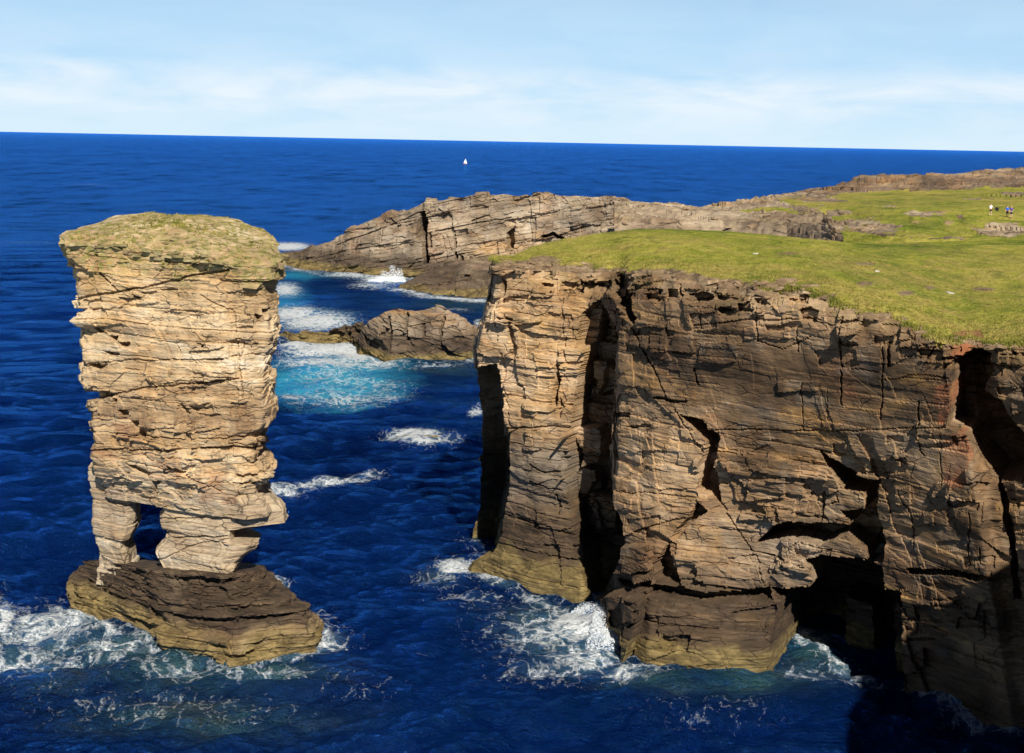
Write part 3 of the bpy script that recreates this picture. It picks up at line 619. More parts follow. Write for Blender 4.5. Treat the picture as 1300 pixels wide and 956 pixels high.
# cracks
for pts, w, d in [(quad(Z6, (-20, 642), (300, 640), (620, 640), (1000, 626)), 1.0, .35), (quad(Z6, (28, 130), (25, 240)), 1.0, .5), (quad(Z6, (0, 230), (250, 205), (500, 205)), 1.0, .4),
                  (quad(Z6, (245, 140), (250, 290), (350, 320), (460, 275)), .9, .4), (quad(Z6, (408, 240), (410, 330)), .9, .35), (quad(Z6, (580, 200), (578, 400), (585, 540)), 1.0, .45),
                  (quad(Z6, (740, 300), (745, 440), (740, 600)), 1.0, .4), (quad(Z6, (430, 450), (425, 560), (435, 640)), .8, .3), (quad(Z6, (580, 390), (730, 410)), .8, .3), (quad(Z6, (745, 440), (880, 425), (1000, 430)), .8, .35),
                  (quad(Z6, (880, 530), (890, 620)), 1.2, .5), (quad(Z6, (760, 300), (765, 380)), 2.2, .8), (quad(Z6, (530, 480), (528, 600)), .7, .25), (quad(Z6, (910, 370), (940, 320), (985, 300)), 1.0, .4),
                  (quad(Z6, (880, 640), (890, 720), (905, 740)), 1.0, .4), (quad(Z6, (790, 745), (840, 775)), 1.0, .4), (quad(Z6, (575, 260), (580, 300), (640, 305)), 1.2, .5), (quad(Z6, (970, 650), (975, 860)), .9, .3),
                  (quad(Z4, (700, 370), (760, 470), (820, 600), (845, 660)), 1.2, .6), (quad(Z4, (210, 770), (400, 772), (520, 778)), 1.2, .5), (quad(Z4, (425, 250), (430, 420), (440, 500)), 1.0, .4),
                  (quad(Z4, (210, 480), (205, 600), (230, 760)), 1.0, .3), (quad(Z4, (880, 700), (940, 800), (1000, 890)), 1.0, .4), (quad(Z4, (960, 540), (970, 600)), 1.2, .5), (quad(Z4, (800, 160), (800, 280)), 1.2, .5), (quad(Z4, (880, 200), (900, 250)), 1.6, .6),
                  (quad(Z7, (80, 100), (130, 200), (230, 350), (300, 490)), 1.1, .4), (quad(Z7, (500, 120), (505, 230)), 1.0, .35), (quad(Z7, (1090, 180), (1085, 300), (1090, 400)), .9, .3), (quad(Z7, (800, 100), (860, 200), (870, 330)), .9, .3),
                  (quad(Z7, (500, 170), (570, 150), (560, 130)), 1, .5), (quad(Z7, (1130, 330), (1130, 420)), .8, .3), (quad(Z5, (280, 250), (420, 300), (640, 350)), 1.3, .5), (quad(Z5, (230, 350), (450, 420), (640, 430)), 1.2, .4),
                  (quad(Z5, (370, 30), (430, 70), (500, 60)), 1.2, .5), (quad(Z5, (370, 100), (440, 130), (500, 140)), 1.2, .5), (quad(Z5, (480, 160), (490, 240)), 1.5, .6), (quad(Z5, (850, 300), (1010, 260)), 1.2, .5), (quad(Z5, (710, 140), (1060, 175)), .9, .35),
                  (quad(Z5, (820, 830), (1000, 840), (1187, 830)), 1.2, .4), (quad(Z5, (880, 660), (1050, 680), (1187, 690)), 1.1, .4), (quad(Z5, (900, 850), (890, 900)), 2.0, .6)]:
    rec = np.where(near_line(wx, wy, pts, w), rec+d*.7, rec)
# blocks broken out of the face or left standing proud
rb = random.Random(12)
def block(x, y, w_, h_, d):
    sl = rb.uniform(-.25, .25)*h_; dp = rb.uniform(-.1, .1)*w_
    sel_ = (wx > x-w_) & (wx < x+2*w_) & (wy > y-2*h_) & (wy < y+3*h_)
    m = np.zeros_like(sel_); m[sel_] = in_poly(wx[sel_], wy[sel_], [(x, y), (x+w_*rb.uniform(.35, .6), y+rb.uniform(-.15, .15)*h_), (x+w_, y+dp), (x+w_+sl, y+h_+dp), (x+w_*rb.uniform(.4, .6), y+h_*rb.uniform(.85, 1.2)), (x+sl, y+h_)])
    rec[m] += d
for k in range(150):
    x, y = rb.uniform(620, 1290), rb.uniform(365, 800)
    if ((x-1040)/150)**2+((y-480)/75)**2 < 1 and rb.random() < .75: continue
    block(x, y, rb.uniform(14, 60), rb.uniform(8, 26), rb.choice((-1, 1, 1))*rb.uniform(.12, .5))
for k in range(75):
    x = rb.uniform(640, 1290); yt = np.interp(x, [640, 720, 800, 900, 1010, 1060, 1110, 1170, 1205, 1300], [340, 345, 347, 370, 377, 392, 405, 428, 441, 444])
    block(x, yt+rb.uniform(-4, 26), rb.uniform(8, 30), rb.uniform(5, 15), rb.choice((-1, 1, 1, 1))*rb.uniform(.2, .9))
# the foot block standing forward, the rounded foot of the left buttress
boss = sstep(6.6, 5.4, Z)*sstep(800, 812, px0)*sstep(1002, 972, px0)
off = off+boss*(1.6+1.2*sstep(6, 0, Z))*(1-.5*((px0-890)/110)**2)
toe = sstep(5.5, 0, Z+.8*fbm(xn*.3, yn*.3, zn*.3, 88, 2))*sstep(760, 740, px0)
off = off+toe*1.5
rec = np.where(rec > 3, rec+1.2*fbm(xn*.4, yn*.4, zn*.4, 91, 3), rec)
# round the edge of the plateau back a little and break it into ledges
led = np.clip((Z-(To[:, 2][None]-2.2))/2.2, 0, 1)
off = off-led**1.5*(1.3+.9*fbm(xn*.35, yn*.35, zn*.8, 93, 2))*sstep(640, 700, px0)
P[..., 0] += NDIR[0]*(off-rec); P[..., 1] += NDIR[1]*(off-rec)
P[..., 0] -= 1.5*np.exp(-((Z-21)/5.)**2)*sstep(cd[3]+5, cd[3], S)*sstep(cd[2]-6, cd[2], S)
wal = P.copy()
nA = fbm(xn*.25, yn*.25, zn*.25, 95, 3); nB = fbm(xn*.7, yn*.7, zn*.7, 96, 3)
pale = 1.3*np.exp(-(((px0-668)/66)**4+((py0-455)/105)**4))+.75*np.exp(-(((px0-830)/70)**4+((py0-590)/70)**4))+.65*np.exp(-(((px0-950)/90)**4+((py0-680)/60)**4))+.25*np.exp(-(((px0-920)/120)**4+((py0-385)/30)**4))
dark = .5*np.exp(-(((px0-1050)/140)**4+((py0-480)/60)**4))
rust = np.clip(1.2*in_poly(wx, wy, quad(Z6, (945, 470), (1005, 450), (1018, 480), (1005, 560), (990, 620), (960, 610), (965, 560), (940, 520)))+.65*in_poly(wx, wy, quad(Z6, (985, 650), (1060, 645), (1100, 740), (1060, 860), (985, 860)))
               +1.2*in_poly(wx, wy, quad(Z6, (1020, 255), (1210, 240), (1200, 300), (1060, 350), (1000, 380)))+.25*sstep(.2, .6, nA), 0, 1)
lich = .35*sstep(1.6, .3, To[:, 2][None]-Z+.8*nB)*sstep(-.2, .3, nA)
grey = .7*np.exp(-(((px0-680)/50)**4+((py0-610)/45)**4))+.45*np.exp(-(((px0-990)/70)**4+((py0-700)/45)**4))+.25*sstep(.1, .5, nB)
wet = np.maximum(sstep(9.5, 5.5, Z+2*nA)*.95*sstep(1160, 1130, px0)+.0*Z, .25*sstep(5, 2, Z))
wet = np.maximum(wet, .8*sstep(13, 7, Z+3*nA+1.5*nB)*sstep(775, 750, px0))
alg = sstep(2.2, .9, Z+.8*nA+.9*nB)*.95*(px0 < 1150)
alg = np.maximum(alg, sstep(3.8, 2.2, Z+.7*nA+.9*nB)*sstep(765, 750, px0)*.9)
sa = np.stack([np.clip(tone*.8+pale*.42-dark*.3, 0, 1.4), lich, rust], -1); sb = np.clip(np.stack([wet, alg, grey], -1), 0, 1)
Fg = grid_faces(NR, NC); Vg = P.reshape(-1, 3); Fg = orient(Vg, Fg, (0, -1, 0))
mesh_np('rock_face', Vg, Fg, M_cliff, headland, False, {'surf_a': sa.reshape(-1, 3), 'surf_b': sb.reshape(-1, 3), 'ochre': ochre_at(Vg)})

# turf on top of the headland
edge = np.stack([To[:, 0], To[:, 1], To[:, 2]], 1)
eo = np.clip((off-rec)[-1], -2.6, 1.2)
for _ in range(14): eo[1:-1] = (eo[:-2]+2*eo[1:-1]+eo[2:])/4
edge[:, 0] += NDIR[0]*(eo-.15); edge[:, 1] += NDIR[1]*(eo-.15)
BK = [(0, (6, 180, 30)), (1, (5, 162, 30.2))]+[(k, tuple(at_y(*a))) for k, a in
      ((2, (652, 330, 143)), (3, (662, 325, 146)), (4, (690, 314, 155)), (5, (740, 304, 166)), (6, (790, 297, 176)), (7, (800, 296, 178)), (8, (850, 296, 179)), (9, (890, 297, 178)), (10, (930, 299, 176)), (11, (980, 303, 173)),
       (12, (1030, 308, 169)), (13, (1070, 312, 168)), (14, (1115, 314, 172)), (15, (1170, 312, 178)), (16, (1205, 311, 181)), (17, (1225, 310, 183)), (18, (1240, 310, 183)), (19, (1255, 309, 184)), (20, (1310, 306, 188)), (21, (1400, 304, 190)), (22, (1560, 300, 195)))]
bk = np.array([b[1] for b in BK]); bk_s = cd
back = colint(bk, S1)
NT_, NA = 130, 900
fine_s = np.linspace(0, cd[-1], 9000); fe = np.stack([np.interp(fine_s, S1, edge[:, k]) for k in range(3)], 1); fb = np.stack([np.interp(fine_s, S1, back[:, k]) for k in range(3)], 1)
phe, phb = np.arctan2(fe[:, 0], fe[:, 1]), np.arctan2(fb[:, 0], fb[:, 1])
ph = np.linspace(phe[fine_s > cd[2]].min()+.0005, phe.max()-.002, NA)
keep = fine_s > cd[2]*.98
idx = np.searchsorted(ph, phe[keep]); re_ = np.full(NA+1, 1e9); ze_ = np.zeros(NA+1)
for i_, r_, z_ in zip(idx, np.hypot(fe[keep, 0], fe[keep, 1]), fe[keep, 2]):
    if r_ < re_[i_]: re_[i_] = r_; ze_[i_] = z_
ok = re_[:NA] < 1e8; re_ = np.interp(ph, ph[ok], re_[:NA][ok]); ze_ = np.interp(ph, ph[ok], ze_[:NA][ok])
ob = np.argsort(phb[keep]); rb_ = np.interp(ph, phb[keep][ob], np.hypot(fb[keep, 0], fb[keep, 1])[ob]); zb_ = np.interp(ph, phb[keep][ob], fb[keep, 2][ob])
for _ in range(3):
    for A_ in (re_, ze_): A_[1:-1] = (A_[:-2]+2*A_[1:-1]+A_[2:])/4
rs_, zs_ = re_.copy(), ze_.copy()
for _ in range(500):
    for A_ in (rs_, zs_): A_[1:-1] = (A_[:-2]+2*A_[1:-1]+A_[2:])/4
re_ = re_+.2*fbm(ph*900, ph*0, ph*0, 97, 2)+.75*fbm(ph*220, ph*0, ph*0, 98, 3); rb_ = np.maximum(rb_, re_+3)
t = (np.linspace(0, 1, NT_)**1.35)[:, None]
rT = re_[None]*(1-t)+rb_[None]*t
L_ = (rb_-rs_)[None]; tz_ = np.clip((rT-rs_[None])/np.maximum(L_, 1), -.1, 1); dist = rT-re_[None]; dsm = np.maximum(rT-rs_[None], 0)
wz = np.exp(-dist/1.5); zz_ = zs_[None]*(1-tz_)+zb_[None]*tz_
T = np.stack([rT*np.sin(ph)[None], rT*np.cos(ph)[None], zz_*(1-wz)+np.minimum(zz_, ze_[None])*wz], -1)
T[..., 2] += .45*sstep(0, 2.5, dist)+(.9*np.sin(np.pi*np.clip(t, 0, 1)))*np.clip(L_/60, 0, 1)
T[0, :, 2] -= .35
lump = .45*fbm(T[..., 0]*.16, T[..., 1]*.12, T[..., 0]*0, 99, 2)+.30*fbm(T[..., 0]*.35, T[..., 1]*.35, T[..., 0]*0, 101, 3)+.10*fbm(T[..., 0]*1.6, T[..., 1]*1.6, T[..., 0]*0, 102, 3)
T[..., 2] += lump*sstep(0, 1.2, dist)*(.5+.8*np.exp(-dist/9))*sstep(1, .93, t)
tp, tq = proj(T)
nT = fbm(T[..., 0]*.3, T[..., 1]*.3, T[..., 0]*0, 111, 3)
bare = np.clip(1.1*sstep(3.0, .6, dist+1.6*nT)*sstep(1000, 900, tp)*(tp < 1050)+.95*sstep(1.6, .3, dist+2.6*nT), 0, 1)
for bx, by, rx, ry in ((1098, 360, 16, 4), (1150, 372, 14, 5), (1180, 365, 9, 3), (690, 330, 28, 8), (1248, 367, 20, 3), (1100, 335, 20, 2), (1070, 398, 22, 12), (1040, 380, 14, 5), (1145, 405, 12, 5), (1000, 322, 22, 2)):
    bare = np.maximum(bare, .85*np.exp(-(((tp-bx)/rx)**2+((tq-by)/ry)**2)))
dry = np.clip(1.1*np.exp(-dsm/7)+.55*np.exp(-(((tp-1050)/160)**2+((tq-385)/26)**2))+.45*sstep(-.1, .3, nT)*(tq > 330)+.6*sstep(.05, .4, fbm(T[..., 0]*.1, T[..., 1]*.06, T[..., 0]*0, 131, 3)), 0, 1)
soil = np.clip(1.1*in_poly(tp, tq, [(1205, 440), (1210, 422), (1245, 418), (1250, 432), (1225, 445)])+.8*sstep(1.1, .2, dist+nT)*(tp > 1050), 0, 1)
Ft = orient(T.reshape(-1, 3), grid_faces(NT_, NA), (0, 0, 1))
mesh_np('turf', T.reshape(-1, 3), Ft, M_turf, headland, True, {'surf_a': np.stack([bare, dry, soil], -1).reshape(-1, 3)})
# far wall of the plateau falling into the inlet behind
K = 26; bt = np.linspace(0, 1, K)[:, None]
W = np.stack([back[None, :, 0]+0*bt, back[None, :, 1]+bt*1.5+.7*fbm(back[None, :, 0]*.3, bt*6, bt*0, 121, 2), back[None, :, 2]*(1-bt)-1.5*bt], -1)[:, ::3]
sel = W.reshape(-1, 3)
mesh_np('back_face', sel, orient(sel, grid_faces(K, W.shape[1]), (0, 1, 0)), M_cliff, headland, False, {'surf_a': np.tile([.4, 0, .1], (len(sel), 1)), 'surf_b': np.tile([.1, 0, .2], (len(sel), 1))})


# ------------------------------------------------------------------ ridges: far headland, skerries, benches
def ridge(name, cols, mat, parent, seed, nc, nr, levels, dip=0.0, amp=1.0, bend=1.0, surf=None, feats=(), cracks=(), ndir=(0, -1), scale=1.0, foot=True, loc=None, nback=10, zn=0.0):
    """cols: (foot xyz, crest xyz, back xyz); a front face of beds and a plain back slope"""
    f, c, b = (np.array([q[k] for q in cols], float) for k in range(3))
    d = np.r_[0, np.cumsum(np.linalg.norm(np.diff((f+c)/2, axis=0)[:, :2], axis=1))]
    s1 = np.linspace(0, d[-1], nc)
    f, c, b = (np.stack([np.interp(s1, d, A[:, k]) for k in range(3)], 1) for A in (f, c, b))
    if foot: FEET.append((f[::max(1, nc//40), :2], 1.0))
    c[:, 2] += amp*.7*scale*(fbm(s1*.25/scale, s1*0, s1*0, seed, 3)+.8*(h01(np.floor(s1/(2.6*scale)), seed)-.5))*np.clip(c[:, 2]/8, .15, 1)
    t = np.linspace(0, 1, nr)[:, None]; f2 = f.copy(); f2[:, 2] = -1.5
    h = t**bend
    P = np.stack([f2[None, :, 0]*(1-h)+c[None, :, 0]*h, f2[None, :, 1]*(1-h)+c[None, :, 1]*h, f2[None, :, 2]*(1-t)+c[None, :, 2]*t], -1)
    S = np.repeat(s1[None], nr, 0)
    zz = P[..., 2]+dip*S+.6*scale*fbm(P[..., 0]*.1/scale, P[..., 1]*.1/scale, P[..., 2]*.1/scale, seed+2, 2)
    off, tone = strata(S/scale, zz/scale, seed, levels); off = off*scale
    off = off+scale*(.7*shards(S/scale, zz/scale, 4.5, seed+61)+.3*shards(S/scale, zz/scale*1.4, 1.8, seed+63))
    off = off+scale*.9*fbm(P[..., 0]*.15/scale, P[..., 1]*.15/scale, P[..., 2]*.2/scale, seed+3, 3)
    hh = np.clip(c[None, :, 2]/6, .15, 1)
    off = off*amp*hh
    px, py = proj(P); wx = px+1.2*vnoise(P[..., 0]*.5, P[..., 1]*.5, P[..., 2]*.5, seed+5); wy = py+.8*vnoise(P[..., 0]*.5, P[..., 1]*.5, P[..., 2]*.5, seed+6)
    for poly, dp in feats: off = np.where(in_poly(wx, wy, poly), off-dp, off)
    for pts, w, dp in cracks: off = np.where(near_line(wx, wy, pts, w), off-dp, off)
    nd = np.array(ndir, float); nd /= np.linalg.norm(nd)
    P[..., 0] += nd[0]*off; P[..., 1] += nd[1]*off
    if zn:
        P[..., 2] += zn*np.clip(c[None, :, 2]/3, 0, 1)*np.sin(np.pi*np.clip(t*.85+.1, 0, 1))*(shards(P[..., 0]/scale, P[..., 1]/scale, 3.0, seed+71)*1.2+.8*fbm(P[..., 0]*.5/scale, P[..., 1]*.5/scale, P[..., 0]*0, seed+72, 3))
    top = P[-1]
    tb = np.linspace(0, 1, nback+1)[1:, None]
    B = np.stack([top[None, :, k]*(1-tb)+b[None, :, k]*tb for k in range(3)], -1)
    B[..., 2] += amp*.4*scale*fbm(B[..., 0]*.4/scale, B[..., 1]*.4/scale, B[..., 0]*0, seed+8, 3)*np.clip(B[..., 2]/4, 0, 1)
    A = np.concatenate([P, B], 0); px, py = proj(A)
    tone = np.concatenate([tone, np.repeat(tone[-1:], nback, 0)], 0)
    sa, sb = surf(A, tone, px, py, seed)
    V = A.reshape(-1, 3); F = orient(V, grid_faces(A.shape[0], nc), (0, -1, .5))
    return mesh_np(name, V, F, mat, parent, False, {'surf_a': sa.reshape(-1, 3), 'surf_b': sb.reshape(-1, 3)})
def surf_shore(wet_hi, alg_hi, tone_add=0.0, lich=0.0, wamt=.85):
    def fn(A, tone, px, py, seed):
        z = A[..., 2]; n = fbm(A[..., 0]*.12, A[..., 1]*.12, z*.15, seed+50, 3); n2 = fbm(A[..., 0]*.4, A[..., 1]*.4, z*.4, seed+51, 3)
        wet = wamt*sstep(wet_hi*1.25, wet_hi*.75, z+wet_hi*.3*n); alg = sstep(alg_hi*1.35, alg_hi*.8, z+alg_hi*.45*n)
        return np.stack([np.clip(tone*.85+tone_add, 0, 1.3), lich*sstep(-.1, .4, n2), .3*sstep(.1, .5, n)], -1), np.stack([wet, alg, .45*sstep(-.1, .4, n2)], -1)
    return fn
LV_FAR = [(2.5, 4.5, 7, 16, .5, .15, .45), (1.0, 2.0, 3, 8, .28, .3, .3), (.4, .9, 2, 6, .10, .12, .25)]
Z3 = lambda x, y: (330+x*.3846, 180+y*.3846)

far_head = empty('far_headland', (0, 440, 0)); tag(far_head, 'bare grey-brown rock ridge sloping into the sea behind the stack', kind='structure')
def fcol(fp, cp, dy, back):
    f = at_z(fp[0], fp[1], 0); c = at_y(cp[0], cp[1], f[1]+dy); return (tuple(f), tuple(c), (c[0]+back[0], c[1]+back[1], back[2]))
FC = [fcol((340, 337), (342, 333), 4, (0, 10, -2)), fcol((353, 338), (356, 322), 8, (0, 25, -2)), fcol((385, 342), (395, 312), 9, (4, 35, -2)), fcol((410, 344), (422, 303), 9, (5, 45, -2)), fcol((432, 346), (445, 290), 8, (5, 50, -2)),
      fcol((472, 349), (491, 272), 7, (5, 55, -2)), fcol((505, 352), (533, 261), 6, (5, 55, -2)), fcol((530, 353), (540, 254), 5, (5, 55, -2)), fcol((560, 354), (568, 249), 5, (5, 55, -2)), fcol((622, 355), (622, 244), 5, (5, 60, -2)),
      fcol((688, 358), (688, 246), 5, (5, 60, -2)), fcol((753, 362), (753, 249), 5, (5, 60, -2)), fcol((800, 364), (797, 249), 5, (5, 60, -2)), fcol((812, 364), (803, 258), 6, (10, 50, -2)), fcol((900, 366), (890, 262), 6, (10, 50, -2)), fcol((1000, 366), (985, 262), 6, (10, 50, -2))]
ridge('ridge_face', FC, M_far, far_head, 201, 620, 150, LV_FAR, dip=-.20, amp=1.0, bend=1.3, surf=surf_shore(6.5, 2.2, .12), ndir=(-.25, -1), scale=1.7,
      feats=[(quad(Z3, (525, 230), (545, 228), (552, 300), (560, 400), (545, 405), (535, 330), (520, 300)), 9), (quad(Z3, (640, 300), (655, 380), (650, 420), (640, 350)), 3), (quad(Z3, (930, 310), (970, 298), (1010, 322), (1005, 328), (965, 310), (935, 318)), 5),
             (quad(Z3, (815, 300), (842, 280), (835, 350), (810, 360)), 4), (quad(Z3, (555, 300), (565, 300), (572, 350), (560, 350)), 3), (quad(Z3, (1198, 262), (1250, 240), (1252, 285), (1200, 290)), 6), (quad(Z3, (662, 375), (672, 375), (675, 430), (665, 430)), 3)],
      cracks=[(quad(Z3, (250, 340), (420, 280), (530, 230)), .7, 1.0), (quad(Z3, (560, 300), (700, 270), (830, 250)), .7, 1.0), (quad(Z3, (700, 262), (760, 240)), .8, 1.4), (quad(Z3, (780, 330), (785, 400)), .7, 1.2)])
# low bench at its foot
BC = [fcol((500, 365), (508, 362), 3, (2, 10, 0)), fcol((520, 371), (522, 357), 8, (2, 25, 3)), fcol((545, 376), (550, 352), 16, (2, 40, 5)), fcol((585, 379), (590, 349), 22, (2, 40, 6)), fcol((622, 382), (625, 346), 26, (2, 40, 6)), fcol((680, 384), (680, 346), 30, (2, 40, 6))]
ridge('rock_bench', BC, M_far, far_head, 211, 300, 70, LV_FAR, dip=-.1, amp=2.2, bend=1.0, surf=surf_shore(5, 1.3, .05, 0, .8), ndir=(-.2, -1), scale=1.4, zn=1.3)

sk = empty('skerry', (-18, 275, 0)); tag(sk, 'rugged brown skerry with golden weed rim in the channel behind the stack', 'rock islet')
SC = [fcol((450, 446), (453, 430), 3, (2, 8, -1)), fcol((455, 451), (457, 422), 4, (2, 12, -1)), fcol((462, 453), (464, 415), 4, (2, 16, -1)), fcol((475, 456), (477, 406), 5, (2, 20, -1)), fcol((488, 458), (489, 397), 5, (2, 22, -1)), fcol((497, 460), (498, 392), 5, (2, 22, -1)), fcol((530, 461), (530, 390), 5, (2, 22, -1)), fcol((563, 460), (562, 391), 5, (2, 22, -1)), fcol((578, 460), (576, 397), 5, (2, 20, -1)), fcol((592, 459), (589, 403), 5, (2, 16, -1)), fcol((604, 457), (601, 411), 5, (0, 14, -1)), fcol((622, 452), (618, 436), 4, (0, 8, -1))]
ridge('rock_face', SC, M_far, sk, 221, 330, 100, LV_FAR, dip=.30, amp=1.25, bend=.8, surf=surf_shore(5.0, 1.3, .05), ndir=(-.3, -1), scale=1.0,
      feats=[(quad(Z3, (600, 578), (612, 580), (606, 655), (597, 655)), 2.0), (quad(Z3, (535, 600), (548, 598), (553, 645), (543, 640)), 1.8), (quad(Z3, (425, 575), (434, 575), (436, 690), (428, 690)), 1.5), (quad(Z3, (480, 570), (490, 565), (492, 660), (482, 655)), 1.2), (quad(Z3, (640, 640), (700, 650), (700, 662), (640, 655)), 1.2)],
      cracks=[(quad(Z3, (440, 640), (600, 655), (700, 640)), .6, .7), (quad(Z3, (490, 610), (600, 590)), .5, .6)], nback=24)
sk2 = empty('reef', (-42, 290, 0)); tag(sk2, 'low golden weed-covered reef awash beside the skerry, running towards the stack', 'reef')
SC2 = [fcol((350, 428), (352, 424), 2, (0, 4, -1)), fcol((372, 433), (374, 421), 3, (0, 9, -1)), fcol((395, 436), (397, 419), 4, (0, 10, -1)), fcol((415, 437), (418, 421), 3, (0, 9, -1)), fcol((432, 438), (436, 415), 4, (0, 9, -1)), fcol((450, 443), (452, 411), 5, (0, 10, -1)), fcol((464, 448), (464, 414), 4, (0, 8, -1))]
ridge('weedy_rock', SC2, M_far, sk2, 231, 200, 36, LV_FAR, amp=4.0, bend=1.0, surf=surf_shore(5, 1.6), scale=.8, ndir=(-.3, -1), zn=.7)
sk3 = empty('awash_rock', (-13, 196, 0)); tag(sk3, 'small golden rock barely breaking the surface with surf over it', 'rock')
SC3 = [fcol((500, 556), (501, 554), 1, (0, 3, -1)), fcol((515, 560), (517, 552), 1.6, (0, 4, -1)), fcol((540, 562), (542, 552.5), 1.8, (0, 4, -1)), fcol((566, 560), (564, 554), 1.2, (0, 3, -1)), fcol((576, 558), (574, 557), .8, (0, 2, -1))]
ridge('weedy_rock', SC3, M_far, sk3, 241, 90, 20, LV_FAR, amp=1.0, surf=surf_shore(3, 4), scale=.4)
sk4 = empty('shore_rock', (-3.5, 137.5, 0)); tag(sk4, 'small flat rock in the surf at the left foot of the headland', 'rock')
SC4 = [fcol((590, 724), (592, 722), .6, (.5, 2, -1)), fcol((597, 730), (599, 718), 1.2, (.5, 3, -1)), fcol((608, 733), (608, 714), 1.5, (.5, 3, -1)), fcol((622, 735), (620, 716), 1.2, (.5, 2, -1))]
ridge('weedy_rock', SC4, M_cliff, sk4, 251, 90, 40, LV_FOOT, amp=1.0, surf=surf_shore(3, .9), scale=.5)

# ------------------------------------------------------------------ land behind the headland
def lines_sheet(lines, nc, sub, steps):
    """lines: lists of (px, py, depth); interpolate by column position, then between lines"""
    u = np.linspace(0, 1, nc); L = []
    for ln in lines:
        w = np.array([at_y(*q) for q in ln]); k = np.array([q[0] for q in ln]); k = (k-k[0])/(k[-1]-k[0])
        L.append(np.stack([np.interp(u, k, w[:, i]) for i in range(3)], 1))
    rows = []
    for a, b, n, sp in zip(L[:-1], L[1:], sub, steps):
        for i in range(n):
            t_ = i/n; r_ = a*(1-t_)+b*t_
            if sp:
                w_ = t_*sp+.45*fbm(u*60, u*0+sp, u*0, 331, 2)*min(1, 4*t_*(1-t_)); q_ = np.clip((np.floor(w_)+np.clip((w_-np.floor(w_)-.55)/.45, 0, 1)**.5)/sp, 0, 1); r_[:, 2] = a[:, 2]*(1-q_)+b[:, 2]*q_
            rows.append(r_)
    rows.append(L[-1]); return np.array(rows)
land = empty('far_land', (60, 250, 0)); tag(land, 'rough pasture with rock outcrops beyond the headland', kind='structure')
LN = [[(780, 345, 222), (900, 345, 222), (1000, 345, 212), (1060, 335, 190), (1150, 330, 172), (1750, 330, 168)],
      [(780, 302, 228), (900, 302, 228), (1000, 307, 218), (1060, 308, 200), (1150, 316, 178), (1750, 312, 172)],
      [(780, 284, 231), (830, 278, 233), (920, 284, 232), (1000, 283, 224), (1045, 277, 222), (1062, 298, 204), (1150, 304, 186), (1750, 303, 179)],
      [(780, 268, 246), (880, 270, 252), (960, 267, 250), (1045, 270, 234), (1075, 283, 218), (1150, 288, 203), (1750, 287, 192)],
      [(780, 259, 268), (880, 263.5, 272), (935, 259, 280), (985, 252, 288), (1060, 259, 262), (1150, 266, 232), (1750, 265, 216)],
      [(780, 262, 300), (880, 266, 300), (935, 262, 300), (985, 249.5, 306), (1060, 247, 318), (1150, 246, 320), (1750, 242, 318)],
      [(780, 264, 330), (880, 268, 330), (935, 262, 330), (985, 249, 330), (1060, 245, 338), (1150, 243, 340), (1220, 240, 342), (1320, 235, 342), (1750, 222, 342)],
      [(780, 268, 350), (880, 268, 350), (935, 262, 352), (975, 249, 354), (1060, 238, 360), (1092, 224, 362), (1210, 220, 366), (1310, 213, 370), (1750, 196, 372)],
      [(780, 272, 420), (880, 272, 420), (935, 266, 420), (975, 252, 420), (1060, 243, 420), (1092, 231, 430), (1210, 227, 440), (1310, 220, 450), (1750, 200, 460)]]
G = lines_sheet(LN, 900, [6, 26, 30, 30, 34, 12, 40, 10], [0, 4, 4, 3, 0, 0, 5, 0])
gx, gy, gz = G[..., 0], G[..., 1], G[..., 2]; gp, gq = proj(G)
n1 = fbm(gx*.09, gy*.09, gx*0, 301, 3); n2 = fbm(gx*.35, gy*.35, gx*0, 302, 3); n3 = fbm(gx*.8, gy*.8, gz*.8, 303, 2)
rowi = np.repeat(np.linspace(0, 1, G.shape[0])[:, None], G.shape[1], 1)
rockmask = np.clip(sstep(1085, 1040, gp+25*n1)*sstep(-.75, -.25, .4-.5*n2), 0, 1)
rockmask = np.where((gp < 1060) & (gp > 870) & (gq < 271) & (n1 > .05), rockmask*.25, rockmask)
benches = (gy > 338)*1.0
rockmask = np.maximum(rockmask, sstep(338, 342, gy+3*n2)*sstep(.55, .2, n1*.5+.0*gx))
for bx, by, rx, ry, v in ((1110, 292, 55, 9, .95), (1175, 270, 38, 5, 1.0), (1190, 305, 50, 4, 1.0), (1272, 291, 38, 9, 1.25), (1085, 285, 40, 8, 1.0), (1130, 300, 40, 4, .9), (1220, 275, 16, 3, .9), (1290, 248, 40, 2.5, 1.0), (1240, 252, 30, 2, .9), (1205, 282, 14, 5, .7), (1130, 262, 22, 3, .7), (1100, 275, 28, 5, .7), (1300, 312, 30, 5, .7), (1160, 281, 20, 4, .7), (1060, 268, 30, 6, .8)):
    rockmask = np.maximum(rockmask, v*np.exp(-(((gp-bx)/rx)**2+((gq-by)/ry)**2))*(.7+.5*n2))
rockmask = np.clip(rockmask, 0, 1)
stp, ltone = strata(gx*.5+gy*.2, gz*2.2+gy*.05, 311, [(1.2, 2.2, 4, 9, .6, .3, .5), (.5, 1, 2, 6, .3, .2, .5)])
G[..., 2] += rockmask*(.95*stp+.5*n3)*np.where(gy > 336, .8, 1)+.22*n2*(1-rockmask)*sstep(0, .1, rowi)
G[..., 1] += rockmask*(stp)*np.where(gy > 336, .5, 1.2)
sbm = rockmask > .42
def land_faces(): return orient(G.reshape(-1, 3), grid_faces(*G.shape[:2]), (0, -.2, 1))
fa = land_faces(); fm = rockmask.reshape(-1)[fa].mean(1) > .45
dryL = np.clip(.35+.5*n1+.3*(gq < 262), 0, 1)
gcol = {'surf_a': np.stack([rockmask*0, dryL, rockmask*.0], -1).reshape(-1, 3)}
